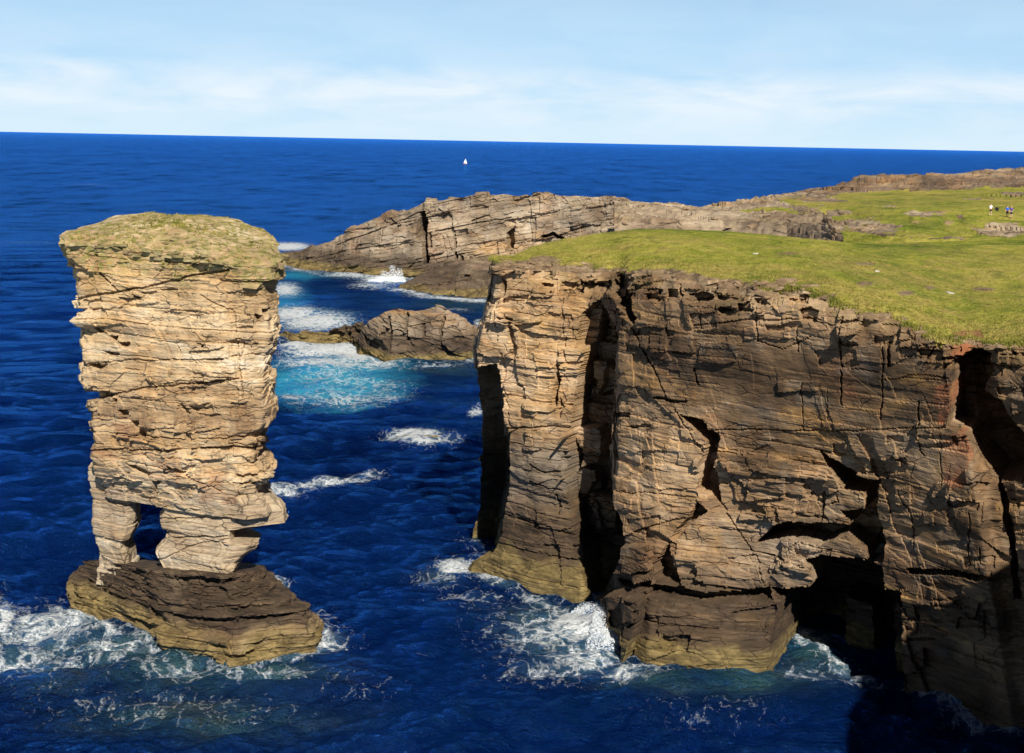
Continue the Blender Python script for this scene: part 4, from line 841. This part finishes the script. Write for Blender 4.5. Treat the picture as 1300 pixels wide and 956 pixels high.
def submesh(name, V, F, mat, parent, cols, smooth):
    used = np.unique(F); mp = np.full(len(V), -1); mp[used] = np.arange(len(used))
    return mesh_np(name, V[used], mp[F], mat, parent, smooth, {k: v[used] for k, v in cols.items()})
submesh('turf', G.reshape(-1, 3), fa[~fm], M_land, land, gcol, True)
rcol = {'surf_a': np.stack([ltone*.75+.18*(gp < 1000)+.4*np.exp(-(((gp-1272)/40)**2+((gq-291)/9)**2)), .25*sstep(0, .4, n2), .35*sstep(336, 342, gy)*sstep(-.3, .3, n2)*(gp > 960)], -1).reshape(-1, 3),
        'surf_b': np.stack([.4*sstep(336, 340, gy)*sstep(-.1, .3, n1+n2*.5), gx*0, .15*sstep(-.1, .4, n2)], -1).reshape(-1, 3)}
submesh('outcrop', G.reshape(-1, 3), fa[fm], M_far, land, rcol, False)

# ------------------------------------------------------------------ the clifftop the photographer stands on
near = empty('near_clifftop', (30, 10, 0)); tag(near, 'clifftop the view is taken from', kind='structure')
NE = [(-60, -30), (-30, -4), (-8, 1.2), (2, 2.6), (16, 3.0), (28, 12), (35, 30), (37.5, 52), (39.5, 62), (40.5, 67), (45, 72), (52, 78), (60, 86)]
NE = np.array(NE, float); nd_ = np.r_[0, np.cumsum(np.hypot(*np.diff(NE, axis=0).T))]; ns = np.linspace(0, nd_[-1], 360)
ex, ey = np.interp(ns, nd_, NE[:, 0]), np.interp(ns, nd_, NE[:, 1])
wob = .6*fbm(ns*.12, ns*0, ns*0, 401, 3)*sstep(6, 14, np.hypot(ex, ey)); ex = ex-wob*.7; ey = ey+wob*.7
etop = np.interp(ns, nd_, [36, 39, 40.2, 40.3, 40.4, 40.5, 40.3, 39.0, 36.6, 35.6, 35.6, 35, 32.0])
zt_ = np.linspace(0, 1, 110)[:, None]; NZ = -1.5+zt_*(etop[None]+1.5)
o_, tn_ = strata(np.repeat(ns[None], 110, 0), NZ+.5*fbm(ns[None]*.1, zt_*3, zt_*0, 402, 2), 403, LV_CLIFF)
NP = np.stack([ex[None]+.75*(1-zt_)*0-.6*o_, ey[None]+.6*o_, NZ], -1)
V_ = NP.reshape(-1, 3)
mesh_np('rock_face', V_, orient(V_, grid_faces(110, 360), (-.6, .7, 0)), M_cliff, near, False, {'surf_a': np.stack([tn_*.8, tn_*0, tn_*0], -1).reshape(-1, 3), 'surf_b': np.stack([sstep(8, 4, NZ), sstep(2.4, 1.5, NZ), tn_*0], -1).reshape(-1, 3)})
bt = np.linspace(0, 1, 60)[:, None]**1.5; tx = NP[-1][None, :, 0]*(1-bt)+(np.interp(ns, [0, nd_[-1]], [-60, 150]))[None]*bt; ty = NP[-1][None, :, 1]*(1-bt)+(np.interp(ns, [0, nd_[-1]], [-160, 60]))[None]*bt
tz = etop[None]+.3*fbm(tx*.2, ty*.2, tx*0, 405, 3)*sstep(0, .1, bt)+bt*2
V_ = np.stack([tx, ty, tz], -1).reshape(-1, 3)
mesh_np('turf', V_, orient(V_, grid_faces(60, 360), (0, 0, 1)), M_turf, near, True, {'surf_a': np.tile([0, .3, 0], (len(V_), 1))})

# ------------------------------------------------------------------ sea
NRW, NCL = 600, 640
dep = np.linspace(math.radians(46), math.radians(.9), NRW-40); rr = np.r_[(H/np.tan(dep)), np.geomspace(H/math.tan(math.radians(.9))*1.03, 120000, 40)]
an = np.linspace(math.radians(-36), math.radians(36), NCL)
X = rr[:, None]*np.sin(an)[None]; Y = rr[:, None]*np.cos(an)[None]
dr = np.gradient(rr)[:, None]
rng = np.random.RandomState(5); Zs = np.zeros_like(X); DX = np.zeros_like(X); DY = np.zeros_like(X)
for k in range(110):
    lam = 1.1*(24/1.1)**(rng.rand()**1.15); ang = rng.normal(math.radians(-72), math.radians(34)); kk = 2*math.pi/lam
    a = .021*lam**.80*rng.uniform(.5, 1.3)*(.62 if lam > 10 else 1)
    ph = kk*(X*math.cos(ang)+Y*math.sin(ang))+rng.rand()*6.28
    w = sstep(1.6, 3.2, lam/dr)*sstep(1500, 500, rr)[:, None]
    Zs += w*a*np.sin(ph); DX -= w*a*.75*math.cos(ang)*np.cos(ph); DY -= w*a*.75*math.sin(ang)*np.cos(ph)
gust = .75+.45*fbm(X*.02, Y*.012, X*0, 501, 2)
Zs *= .95*gust
SP = np.stack([X+DX*.55, Y+DY*.55, Zs], -1)
sp_, sq_ = proj(np.stack([X, Y, X*0], -1))
fo = np.zeros_like(X); aq = np.zeros_like(X); sh = np.zeros_like(X)
def blob(A, x, y, rx, ry, v, rot=0.0):
    c, s = math.cos(rot), math.sin(rot); u, w = (sp_-x)*c+(sq_-y)*s, -(sp_-x)*s+(sq_-y)*c
    return np.maximum(A, v*np.exp(-((u/rx)**2+(w/ry)**2)))
for q in [(770, 800, 26, 26, 1.25), (738, 795, 50, 24, 1.0), (700, 800, 75, 36, .60), (740, 832, 70, 22, .62), (800, 850, 50, 14, .6), (690, 765, 45, 9, .6, .35), (580, 722, 26, 12, .95), (625, 738, 35, 8, .7, .3), (600, 760, 60, 14, .33), (560, 735, 40, 14, .38), (700, 850, 80, 20, .40), (640, 800, 60, 20, .32),
          (95, 785, 42, 14, .75, .3), (60, 800, 75, 30, .62), (40, 840, 90, 28, .55), (5, 790, 14, 28, .9), (150, 825, 75, 26, .58), (235, 850, 85, 18, .50), (330, 857, 70, 10, .52), (130, 800, 40, 5, .7, .25), (420, 822, 18, 8, .8), (345, 745, 22, 8, .6), (360, 765, 14, 5, .6),
          (410, 615, 62, 9, .75, -.18), (360, 628, 30, 7, .6), (470, 603, 18, 4, .7), (527, 552, 34, 7, 1.15), (500, 553, 12, 4, .6), (560, 558, 14, 4, .7),
          (420, 445, 60, 9, 1.2), (375, 440, 26, 6, 1.1), (450, 452, 24, 8, 1.1), (480, 463, 40, 6, .7), (400, 408, 50, 14, 1.0), (362, 368, 20, 9, 1.0), (375, 400, 34, 13, 1.0), (415, 462, 70, 9, .8), (365, 313, 30, 5, 1.3), (395, 345, 60, 3, .5, .08), (450, 350, 45, 4.5, .9, .04), (490, 354, 34, 7, 1.1), (470, 363, 30, 4, .7), (508, 368, 15, 3, .8),
          (570, 379, 45, 2.6, 1.0, .07), (605, 382, 24, 2.5, .8), (630, 384, 20, 2.5, .7), (580, 393, 20, 4, .5), (440, 505, 80, 14, .52), (500, 505, 30, 8, .6), (420, 480, 60, 16, .48), (370, 510, 22, 5, .7), (470, 490, 60, 12, .45), (560, 465, 45, 3, .5), (605, 522, 14, 4, .8), (612, 520, 12, 6, .6), (609, 410, 8, 6, .8),
          (1000, 800, 26, 10, .85, .3), (1030, 815, 40, 10, .7, .5), (1065, 835, 45, 9, .62, .5), (1090, 850, 30, 8, .6, .4), (985, 800, 12, 16, .6), (930, 845, 40, 7, .35), (40, 308, 60, 2.0, .30), (110, 235, 40, 1.5, .3), (450, 870, 60, 16, .22), (900, 905, 90, 20, .2), (200, 900, 180, 25, .25)]:
    fo = blob(fo, *q)
for q in [(430, 480, 95, 38, 1.2), (385, 490, 60, 26, 1.2), (360, 380, 40, 26, .75), (400, 405, 70, 20, .6), (480, 500, 60, 16, .7), (480, 452, 60, 8, .5), (375, 350, 40, 8, .8), (600, 600, 1, 1, 0), (410, 350, 90, 7, .45), (1030, 815, 55, 24, .42), (720, 800, 60, 26, .30), (90, 800, 60, 20, .3)]:
    aq = blob(aq, *q)
for q in [(250, 852, 130, 26, 1.0), (150, 828, 75, 26, .95), (340, 857, 75, 14, 1.0), (60, 835, 90, 40, .8), (740, 815, 75, 34, .7), (830, 865, 60, 16, .8), (960, 860, 90, 24, .9), (1030, 830, 60, 30, .6), (690, 780, 70, 14, .5), (560, 730, 30, 14, .4), (580, 388, 70, 8, .5), (560, 470, 60, 6, .5), (260, 910, 160, 30, .6)]:
    sh = blob(sh, *q)
near_rows = rr < 520
Xs, Ys = X[near_rows], Y[near_rows]
for pts, strength in FEET:
    pts = np.asarray(pts, float)[:, :2]
    if strength <= 0: strength = .62
    dm = np.full(Xs.shape, 1e9)
    bx0, bx1, by0, by1 = pts[:, 0].min()-8, pts[:, 0].max()+8, pts[:, 1].min()-8, pts[:, 1].max()+8
    m = (Xs > bx0) & (Xs < bx1) & (Ys > by0) & (Ys < by1)
    xm, ym = Xs[m], Ys[m]; dmm = np.full(xm.shape, 1e9)
    for a, b in zip(pts[:-1], pts[1:]):
        e = b-a; l2 = e@e+1e-9; tq_ = np.clip(((xm-a[0])*e[0]+(ym-a[1])*e[1])/l2, 0, 1)
        dmm = np.minimum(dmm, np.hypot(xm-a[0]-tq_*e[0], ym-a[1]-tq_*e[1]))
    v = np.zeros_like(Xs); k = .35+.65*sstep(-.35, .35, fbm(xm*.12, ym*.12, xm*0, 511, 2)); v[m] = strength*.85*k*np.exp(-(dmm/(1.6+.004*ym))**1.4)
    fo[near_rows] = np.maximum(fo[near_rows], v)
rough = fbm(X*.5, Y*.5, X*0, 521, 3)
SP[..., 2] += np.where(rr[:, None] < 520, np.clip(fo, 0, 1.2)**2*(.25+.35*rough), 0)
surge = np.exp(-(((sp_-772)/20)**2+((sq_-798)/24)**2)); SP[..., 2] += surge*(1.3+.8*rough)
V_ = SP.reshape(-1, 3)
sea = mesh_np('sea', V_, orient(V_, grid_faces(NRW, NCL), (0, 0, 1)), M_sea, None, True, {'foam': fo.ravel(), 'aqua': aq.ravel(), 'shoal': sh.ravel()})
tag(sea, 'deep blue choppy sea streaked with white foam', kind='structure')

# ------------------------------------------------------------------ loose slabs, stones, grass tufts
def slab_mesh(name, seed, mat):
    r = random.Random(seed); bm = bmesh.new(); n = r.choice((5, 6, 7)); lo, hi = [], []
    rx, ry, hz = r.uniform(.8, 1.2), r.uniform(.5, .8), r.uniform(.22, .4)
    for i in range(n):
        a = 2*math.pi*(i+r.uniform(-.3, .3))/n; k = r.uniform(.75, 1.1)
        lo.append(bm.verts.new((rx*k*math.cos(a), ry*k*math.sin(a), -.25))); k2 = k*r.uniform(.84, 1.02)
        hi.append(bm.verts.new((rx*k2*math.cos(a+.05), ry*k2*math.sin(a+.05), hz*r.uniform(.8, 1.15))))
    bm.faces.new(hi); bm.faces.new(lo[::-1])
    for i in range(n): bm.faces.new((lo[i], lo[(i+1) % n], hi[(i+1) % n], hi[i]))
    me = bpy.data.meshes.new(name); bm.to_mesh(me); bm.free(); me.materials.append(mat)
    return me
def slab_mat(name, c0, c1, c2):
    m, nt, p = new_mat(name); q = NT(nt)
    col = q.ramp(q.noise((.9, .9, 1.6), 5, .65, .3), [(.3, c0), (.52, c1), (.72, c2)]); q.L(col, p.inputs['Base Color'])
    p.inputs['Roughness'].default_value = .9; p.inputs['Specular IOR Level'].default_value = .2
    q.L(q.bump(q.noise((3, 3, 9), 4, .65), .8, .1), p.inputs['Normal']); return m
M_sl1 = slab_mat('lichened_slab', (.08, .068, .026), (.22, .175, .075), (.42, .33, .19)); M_sl2 = slab_mat('brown_slab', (.085, .055, .030), (.21, .14, .08), (.38, .28, .175))
SL1 = [slab_mesh('rock_slab', k, M_sl1) for k in range(7)]; SL2 = [slab_mesh('rock_slab', 20+k, M_sl2) for k in range(7)]
rnd = random.Random(3)
def put_slab(meshes, p, size, parent, flat=1.0, tilt=.18):
    o = bpy.data.objects.new('rock_slab', rnd.choice(meshes)); link(o, parent)
    o.location = Vector(tuple(p))-parent.location; o.rotation_euler = (rnd.gauss(0, tilt), rnd.gauss(0, tilt), rnd.uniform(-.6, .6)+rnd.choice((0, math.pi)))
    o.scale = (size*rnd.uniform(.8, 1.4), size*rnd.uniform(.8, 1.1), size*flat*rnd.uniform(.6, 1.2)); return o
def world_verts(o):
    n = len(o.data.vertices); a = np.empty(n*3, np.float32); o.data.vertices.foreach_get('co', a); a = a.reshape(-1, 3)
    return a+np.array(o.parent.location if o.parent else (0, 0, 0), np.float32)
cv = world_verts(COLUMN); ncol = 560
rim = cv[(280-9)*ncol:(280+5)*ncol]; crown = cv[280*ncol:(280+14)*ncol]
fr = rim[(rim[:, 1] < 119)]
for k in range(130): put_slab(SL1, (lambda v: np.array([-28.8+(v[0]+28.8)*.95, v[1]+.2, v[2]+.02]))(fr[rnd.randrange(len(fr))]), rnd.uniform(.35, .85), stack, .62, .12)
for k in range(24): put_slab(SL1, crown[rnd.randrange(len(crown))], rnd.uniform(.2, .4), stack, .6)
# slabs along the edge of the headland
tv = T.reshape(-1, 3); dv = np.broadcast_to(dist, T.shape[:2]).reshape(-1); tpv, tqv = tp.reshape(-1), tq.reshape(-1)
c1 = np.where((dv < 1.8) & (tpv > 630) & (tpv < 1060))[0]; c2 = np.where((dv < 1.2) & (tpv > 1050) & (tpv < 1290))[0]; c3 = np.where((dv < 3.5) & (tpv > 640) & (tpv < 720))[0]; c4 = np.where((dv < 2.6) & (tpv > 900) & (tpv < 1040))[0]
for c, n, s0, s1_ in ((c1, 70, .25, .7), (c2, 40, .25, .6), (c3, 26, .3, .7), (c4, 34, .4, 1.0)):
    for k in range(n): put_slab(SL2, tv[c[rnd.randrange(len(c))]], rnd.uniform(s0, s1_), headland, .65)
gv = G.reshape(-1, 3); grm = rockmask.reshape(-1); gpv, gqv = gp.reshape(-1), gq.reshape(-1)
c5 = np.where((grm > .4) & (gpv > 790) & (gpv < 1300) & (gv[:, 1] < 335) & (gqv < 300))[0]
for k in range(110): put_slab(SL2, gv[c5[rnd.randrange(len(c5))]], rnd.uniform(.3, .85), land, .55)
M_stone = plain('pale_stone', (.40, .37, .31), .9, .25, 4)
for px_, py_, lb in ((958, 322, 'pale loose stone far back on the left half of the headland turf'), (1113, 345, 'pale loose stone in the middle of the headland turf'), (1206, 372, 'pale loose stone on the headland turf nearest the red earth notch')):
    k = int(np.argmin((tpv-px_)**2+(tqv-py_)**2)); o = bpy.data.objects.new('loose_stone', slab_mesh('loose_stone', 90+px_, M_stone)); link(o)
    o.location = tuple(tv[k]); o.scale = (.34, .34, .4); o.rotation_euler = (.1, .15, px_)
    tag(o, lb, 'stone', 'loose stones on the turf')

def tufts(name, pts, lo, hi, blades, parent, seed):
    r = np.random.RandomState(seed); n = len(pts); N = n*blades
    base = np.repeat(pts, blades, 0)+np.concatenate([r.normal(0, .10, (N, 2)), np.full((N, 1), -.05)], 1)
    a = r.rand(N)*6.28; L = r.uniform(lo, hi, N)*np.repeat(r.uniform(.6, 1.3, n), blades); lean = r.uniform(.15, .75, N); w = r.uniform(.025, .06, N)
    side = np.stack([-np.sin(a), np.cos(a), a*0], 1)*w[:, None]
    tip = base+np.stack([np.cos(a)*L*lean, np.sin(a)*L*lean, L], 1)
    V = np.stack([base-side, base+side, tip], 1).reshape(-1, 3)
    o = mesh_np(name, V, np.arange(N*3).reshape(-1, 3), M_tuft, parent, False); o['kind'] = 'stuff'; return o
rs = np.random.RandomState(9)
def pick(mask, n):
    k = np.where(mask)[0]; return tv[rs.choice(k, n)]+np.concatenate([rs.normal(0, .12, (n, 2)), np.zeros((n, 1))], 1)
br = bare.reshape(-1)
tufts('grass', pick((dv > .05) & (dv < 1.1) & (br < .75), 3000), .14, .34, 7, headland, 4)
tufts('grass', np.vstack([pick((dv > .15) & (dv < 1.6) & (br < .6), 3600), pick((dv > 1.2) & (dv < 9) & (br < .5), 6000), pick((dv > 8) & (dv < 45), 5000)]), .05, .15, 6, headland, 1)
kk_ = np.where(vnoise(crown[:, 0]*.8, crown[:, 1]*.8, crown[:, 0]*0, 5)+.5*sstep(113, 119, crown[:, 1]) > .15)[0]
cr_ = crown[rs.choice(kk_, 1300)]+rs.normal(0, .08, (1300, 3))*np.array([1, 1, .1])
tufts('grass', cr_, .07, .20, 7, stack, 2)

# ------------------------------------------------------------------ spray where the swell breaks
def spray(name, blobs, label, seed):
    r = np.random.RandomState(seed); Vs = []; Fs = []
    tet = np.array([(1, 1, 1), (-1, -1, 1), (-1, 1, -1), (1, -1, -1)], float)/1.7
    fc = np.array([(0, 1, 2), (0, 3, 1), (0, 2, 3), (1, 3, 2)]); b0 = 0
    for (c, rad, hgt, n, size) in blobs:
        u = r.rand(n)**1.8; a = r.rand(n)*6.28; q = np.sqrt(r.rand(n))*(1-.55*u)
        P_ = np.stack([c[0]+rad[0]*q*np.cos(a)-.12*hgt*u, c[1]+rad[1]*q*np.sin(a), c[2]+hgt*u+r.normal(0, .06*hgt, n)*.3], 1)
        sz = size*r.uniform(.3, 1, n)*(1-.5*u)
        V = P_[:, None, :]+tet[None]*sz[:, None, None]*r.uniform(.5, 1.4, (n, 4, 1)); Vs.append(V.reshape(-1, 3))
        Fs.append((fc[None]+(np.arange(n)*4)[:, None, None]).reshape(-1, 3)+b0); b0 += n*4
    o = mesh_np(name, np.vstack(Vs), np.vstack(Fs), M_foam, None, False); tag(o, label, 'spray', kind='stuff'); return o
w1 = at_z(764, 805, 0); w2 = at_z(769, 822, 0); w3 = at_z(757, 778, 0)
spray('sea_spray', [((w1[0], w1[1], .2), (1.1, 2.4), 2.0, 3200, .07), ((w2[0]-.4, w2[1], .1), (1.5, 1.7), 1.2, 1800, .065), ((w3[0]-.6, w3[1]-.6, .1), (1.8, 1.3), 1.0, 1500, .06)], 'white spray thrown up at the foot of the headland', 1)
w4 = at_z(503, 357, 0); w5 = at_z(490, 357, 0)
spray('sea_spray', [((w4[0]-.5, w4[1]-2, .1), (1.8, 2), 4.8, 700, .20), ((w4[0]+1.5, w4[1]-2, .1), (1.6, 2), 4.0, 500, .20), ((w4[0]-3, w4[1]-2, .1), (2.6, 2), 3.0, 600, .2), ((w5[0], w5[1]-2, .1), (6, 2), 1.4, 900, .2)], 'burst of spray against the far rock ridge', 2)

# ------------------------------------------------------------------ sailing boat
def bm_obj(name, bm, mat, parent, smooth=False):
    me = bpy.data.meshes.new(name); bm.to_mesh(me); bm.free(); me.materials.append(mat)
    if smooth:
        for p_ in me.polygons: p_.use_smooth = True
    return link(bpy.data.objects.new(name, me), parent)
bp = at_z(590.5, 208.3, 0); boat = empty('sailing_boat', tuple(bp)); boat.rotation_euler = (0, math.radians(4), math.radians(20)); boat.scale = (.85, .85, .85)
tag(boat, 'small sailing boat with white sails and red hull out near the horizon', 'boat')
M_hull = plain('red_hull', (.55, .10, .06), .4, .1); M_sail = plain('sail_cloth', (.85, .83, .80), .8, .05); M_wood = plain('pale_spar', (.6, .58, .55), .5, .1); M_deck = plain('white_deck', (.8, .78, .74), .5, .05)
bm = bmesh.new(); rows_ = []
for k in range(9):
    u = -1+2*k/8; w = 1.35*(1-abs(u)**2.6)*(1.0 if u < .2 else 1-.25*(u-.2)); w = max(w, .05 if u > 0 else .55); x = 4.2*u
    rows_.append([bm.verts.new(q) for q in ((x, -w, 1.0+.2*u*u), (x*.97, -w*.8, .3), (x*.9, 0, -.4), (x*.97, w*.8, .3), (x, w, 1.0+.2*u*u))])
for a_, b_ in zip(rows_[:-1], rows_[1:]):
    for k in range(4): bm.faces.new((a_[k], a_[k+1], b_[k+1], b_[k]))
bm.faces.new(rows_[0]); bm.faces.new(rows_[-1][::-1]); bmesh.ops.recalc_face_normals(bm, faces=bm.faces); bm_obj('hull', bm, M_hull, boat, True)
bm = bmesh.new()
top_ = [(-4.0, 0)]+[(-4.2+8.4*k/8, 1.3*(1-abs(-1+k/4)**2.6)) for k in range(9)]
vs_ = [bm.verts.new((x, y, 1.05)) for x, y in top_]+[bm.verts.new((x, -y, 1.05)) for x, y in top_[::-1][1:-1]]
bm.faces.new(vs_); r_ = bmesh.ops.create_cube(bm, size=1); bmesh.ops.scale(bm, vec=(2.6, 1.4, .55), verts=r_['verts']); bmesh.ops.translate(bm, vec=(.2, 0, 1.3), verts=r_['verts']); bm_obj('deck', bm, M_deck, boat)
bm = bmesh.new(); bmesh.ops.create_cone(bm, segments=8, radius1=.10, radius2=.06, depth=11, cap_ends=True); bmesh.ops.translate(bm, vec=(.6, 0, 6.4), verts=bm.verts); bm_obj('mast', bm, M_wood, boat)
bm = bmesh.new(); bmesh.ops.create_cone(bm, segments=8, radius1=.07, radius2=.06, depth=4.4, cap_ends=True); bmesh.ops.rotate(bm, cent=(0, 0, 0), matrix=Matrix.Rotation(math.pi/2, 3, 'Y'), verts=bm.verts); bmesh.ops.translate(bm, vec=(-1.6, 0, 2.2), verts=bm.verts); bm_obj('boom', bm, M_wood, boat)
def sail(name, A, B, C):
    bm = bmesh.new(); n = 8; g = []
    for i in range(n+1):
        g.append([bm.verts.new(Vector(A).lerp(Vector(C), i/n).lerp(Vector(B).lerp(Vector(C), i/n), j/n)+Vector((0, .5*math.sin(math.pi*j/n)*math.sin(math.pi*min(1, .2+i/n*.8)), 0))) for j in range(n+1)])
    for i in range(n):
        for j in range(n): bm.faces.new((g[i][j], g[i][j+1], g[i+1][j+1], g[i+1][j])) if i < n-1 else bm.faces.new((g[i][j], g[i][j+1], g[i+1][0])) if False else bm.faces.new((g[i][j], g[i][j+1], g[i+1][j+1], g[i+1][j]))
    o = bm_obj(name, bm, M_sail, boat, True); md = o.modifiers.new('thickness', 'SOLIDIFY'); md.thickness = .04; return o
sail('mainsail', (.5, 0, 2.4), (-3.6, 0, 2.3), (.5, 0, 11.5)); sail('jib', (4.0, 0, 1.4), (.9, .3, 1.7), (.7, 0, 9.8))

# ------------------------------------------------------------------ walkers
def skin(name, verts, edges, radii, mat, parent, sub=1):
    me = bpy.data.meshes.new(name); me.from_pydata([Vector(v) for v in verts], edges, [])
    o = link(bpy.data.objects.new(name, me), parent); md = o.modifiers.new('skin', 'SKIN')
    if not me.skin_vertices: me.skin_vertices.new()
    for k, r in enumerate(radii): me.skin_vertices[0].data[k].radius = r if isinstance(r, tuple) else (r, r); me.skin_vertices[0].data[k].use_root = (k == 0)
    sd_ = o.modifiers.new('subdivision', 'SUBSURF'); sd_.levels = sub; sd_.render_levels = sub; me.materials.append(mat); md.use_smooth_shade = True
    return o
M_skin = plain('skin', (.55, .34, .24), .6, .08)
def walker(px_, py_, h, face, label, shirt, shorts, hair, shoes, arm_r, arm_l, stride=.1):
    k = int(np.argmin((gpv-px_)**2+(gqv-py_)**2)); p = gv[k]
    root = empty('person', (float(p[0]), float(p[1]), float(p[2])-.02)); root.rotation_euler = (0, 0, face); root.scale = (h/1.75,)*3
    tag(root, label, 'person')
    ms, mp, mh, mo = plain('shirt', shirt, .9, .12), plain('shorts', shorts, .9, .1), plain('hair', hair, .8, .2), plain('shoes', shoes, .8, .1)
    # body, facing +X: pelvis, spine, neck, head, arms, legs in one skinned figure
    v = [(0, 0, .93), (0, 0, 1.12), (0, 0, 1.34), (.01, 0, 1.47), (.02, 0, 1.55), (.03, 0, 1.66), (.03, 0, 1.74)]
    e = [(0, 1), (1, 2), (2, 3), (3, 4), (4, 5), (5, 6)]; r = [(.13, .15), (.11, .14), (.12, .17), (.06, .07), (.065, .065), (.095, .08), (.06, .05)]
    for sgn, arm in ((1, arm_l), (-1, arm_r)):
        b = len(v); sh_ = (0, .19*sgn, 1.40); v.append(sh_); e.append((2, b)); r.append(.055)
        for i, q in enumerate(arm): v.append((q[0], q[1]*sgn, q[2])); e.append((b+i, b+i+1)); r.append((.045, .038, .03, .036)[i])
        # fingers: a thumb and four finger stubs fanned from the palm
        pb = len(v)-1; q = arm[-1]
        for fx, fy, fz, fr_ in ((.03, .03, -.04, .011), (.03, .01, -.085, .010), (.01, .012, -.095, .010), (-.01, .012, -.09, .010), (-.03, .01, -.075, .009)):
            v.append((q[0]+fx, q[1]*sgn+fy*sgn, q[2]+fz)); e.append((pb, len(v)-1)); r.append(fr_)
    for sgn in (1, -1):
        b = len(v); x = stride*sgn
        v += [(0, .10*sgn, .86), (x*.7+.03, .10*sgn, .48), (x, .10*sgn, .09), (x+.14, .11*sgn, .04)]; e += [(0, b), (b, b+1), (b+1, b+2), (b+2, b+3)]; r += [.095, .062, .042, (.04, .03)]
    skin('body', v, e, r, M_skin, root, 1)
    # clothing
    tv_ = [(0, 0, .96), (0, 0, 1.14), (0, 0, 1.34), (.01, 0, 1.45)]; te = [(0, 1), (1, 2), (2, 3)]; tr_ = [(.155, .18), (.14, .175), (.145, .20), (.08, .11)]
    for sgn, arm in ((1, arm_l), (-1, arm_r)):
        b = len(tv_); q = arm[0]; tv_ += [(0, .20*sgn, 1.40), (q[0]*.75, (.20+(q[1]-.20)*.75)*sgn, 1.40+(q[2]-1.40)*.75)]; te += [(2, b), (b, b+1)]; tr_ += [.085, .075]
    skin('shirt', tv_, te, tr_, ms, root, 1)
    sv = [(0, 0, 1.0), (0, 0, .88)]; se = [(0, 1)]; sr = [(.15, .17), (.14, .16)]
    for sgn in (1, -1):
        b = len(sv); x = stride*sgn; sv += [(0, .10*sgn, .82), (x*.6+.02, .105*sgn, .54)]; se += [(1, b), (b, b+1)]; sr += [.12, .10]
    skin('shorts', sv, se, sr, mp, root, 1)
    skin('hair', [(.0, 0, 1.70), (-.03, 0, 1.76), (-.06, 0, 1.66)], [(0, 1), (0, 2)], [.10, .075, .07], mh, root, 1)
    for sgn in (1, -1): skin('shoe', [(stride*sgn-.06, .10*sgn, .05), (stride*sgn+.05, .105*sgn, .05), (stride*sgn+.17, .11*sgn, .035)], [(0, 1), (1, 2)], [(.06, .05), (.06, .05), (.045, .035)], mo, root, 1)
    return root
rest = [(.02, .24, 1.14), (.08, .23, .92), (.10, .22, .86)]
w_a = walker(1257, 272.6, 1.66, math.radians(-70), 'person in white shirt and black shorts holding a dark jacket out', (.85, .82, .84), (.02, .02, .025), (.30, .17, .08), (.75, .74, .70), rest, [(.05, .34, 1.22), (.12, .50, 1.16), (.14, .58, 1.13)], .12)
w_b = walker(1278.5, 275.8, 1.70, math.radians(-100), 'person in bright blue top and dark shorts, left of a standing pair', (.02, .10, .55), (.02, .02, .03), (.20, .09, .05), (.06, .05, .05), rest, rest, .06)
w_c = walker(1283.5, 276.6, 1.74, math.radians(-95), 'fair-haired person in navy top, right of a standing pair', (.06, .045, .20), (.02, .02, .035), (.50, .33, .15), (.06, .05, .05), rest, [(.06, .33, 1.2), (.16, .20, 1.22), (.2, .12, 1.24)], .08)
# dark jacket blown out from the first walker's hand
hx = w_a.matrix_basis @ Vector((.14, .58, 1.13))
jk = empty('jacket', tuple(hx)); tag(jk, 'dark jacket streaming from the hand of the walker in white', 'jacket')
M_jk = plain('dark_cloth', (.012, .012, .014), .9, .1)
bm = bmesh.new(); n = 8; g = []
for i in range(n+1):
    u = i/n; g.append([bm.verts.new((.08+.62*u+.03*math.sin(6*u), .06*math.sin(5*u+3*j/n), .10-.62*(j/n)*math.sin(math.pi*(.14+.62*u))-.03*math.sin(9*u))) for j in range(n+1)])
for i in range(n):
    for j in range(n): bm.faces.new((g[i][j], g[i][j+1], g[i+1][j+1], g[i+1][j]))
o = bm_obj('cloth', bm, M_jk, jk, True); md = o.modifiers.new('thickness', 'SOLIDIFY'); md.thickness = .03
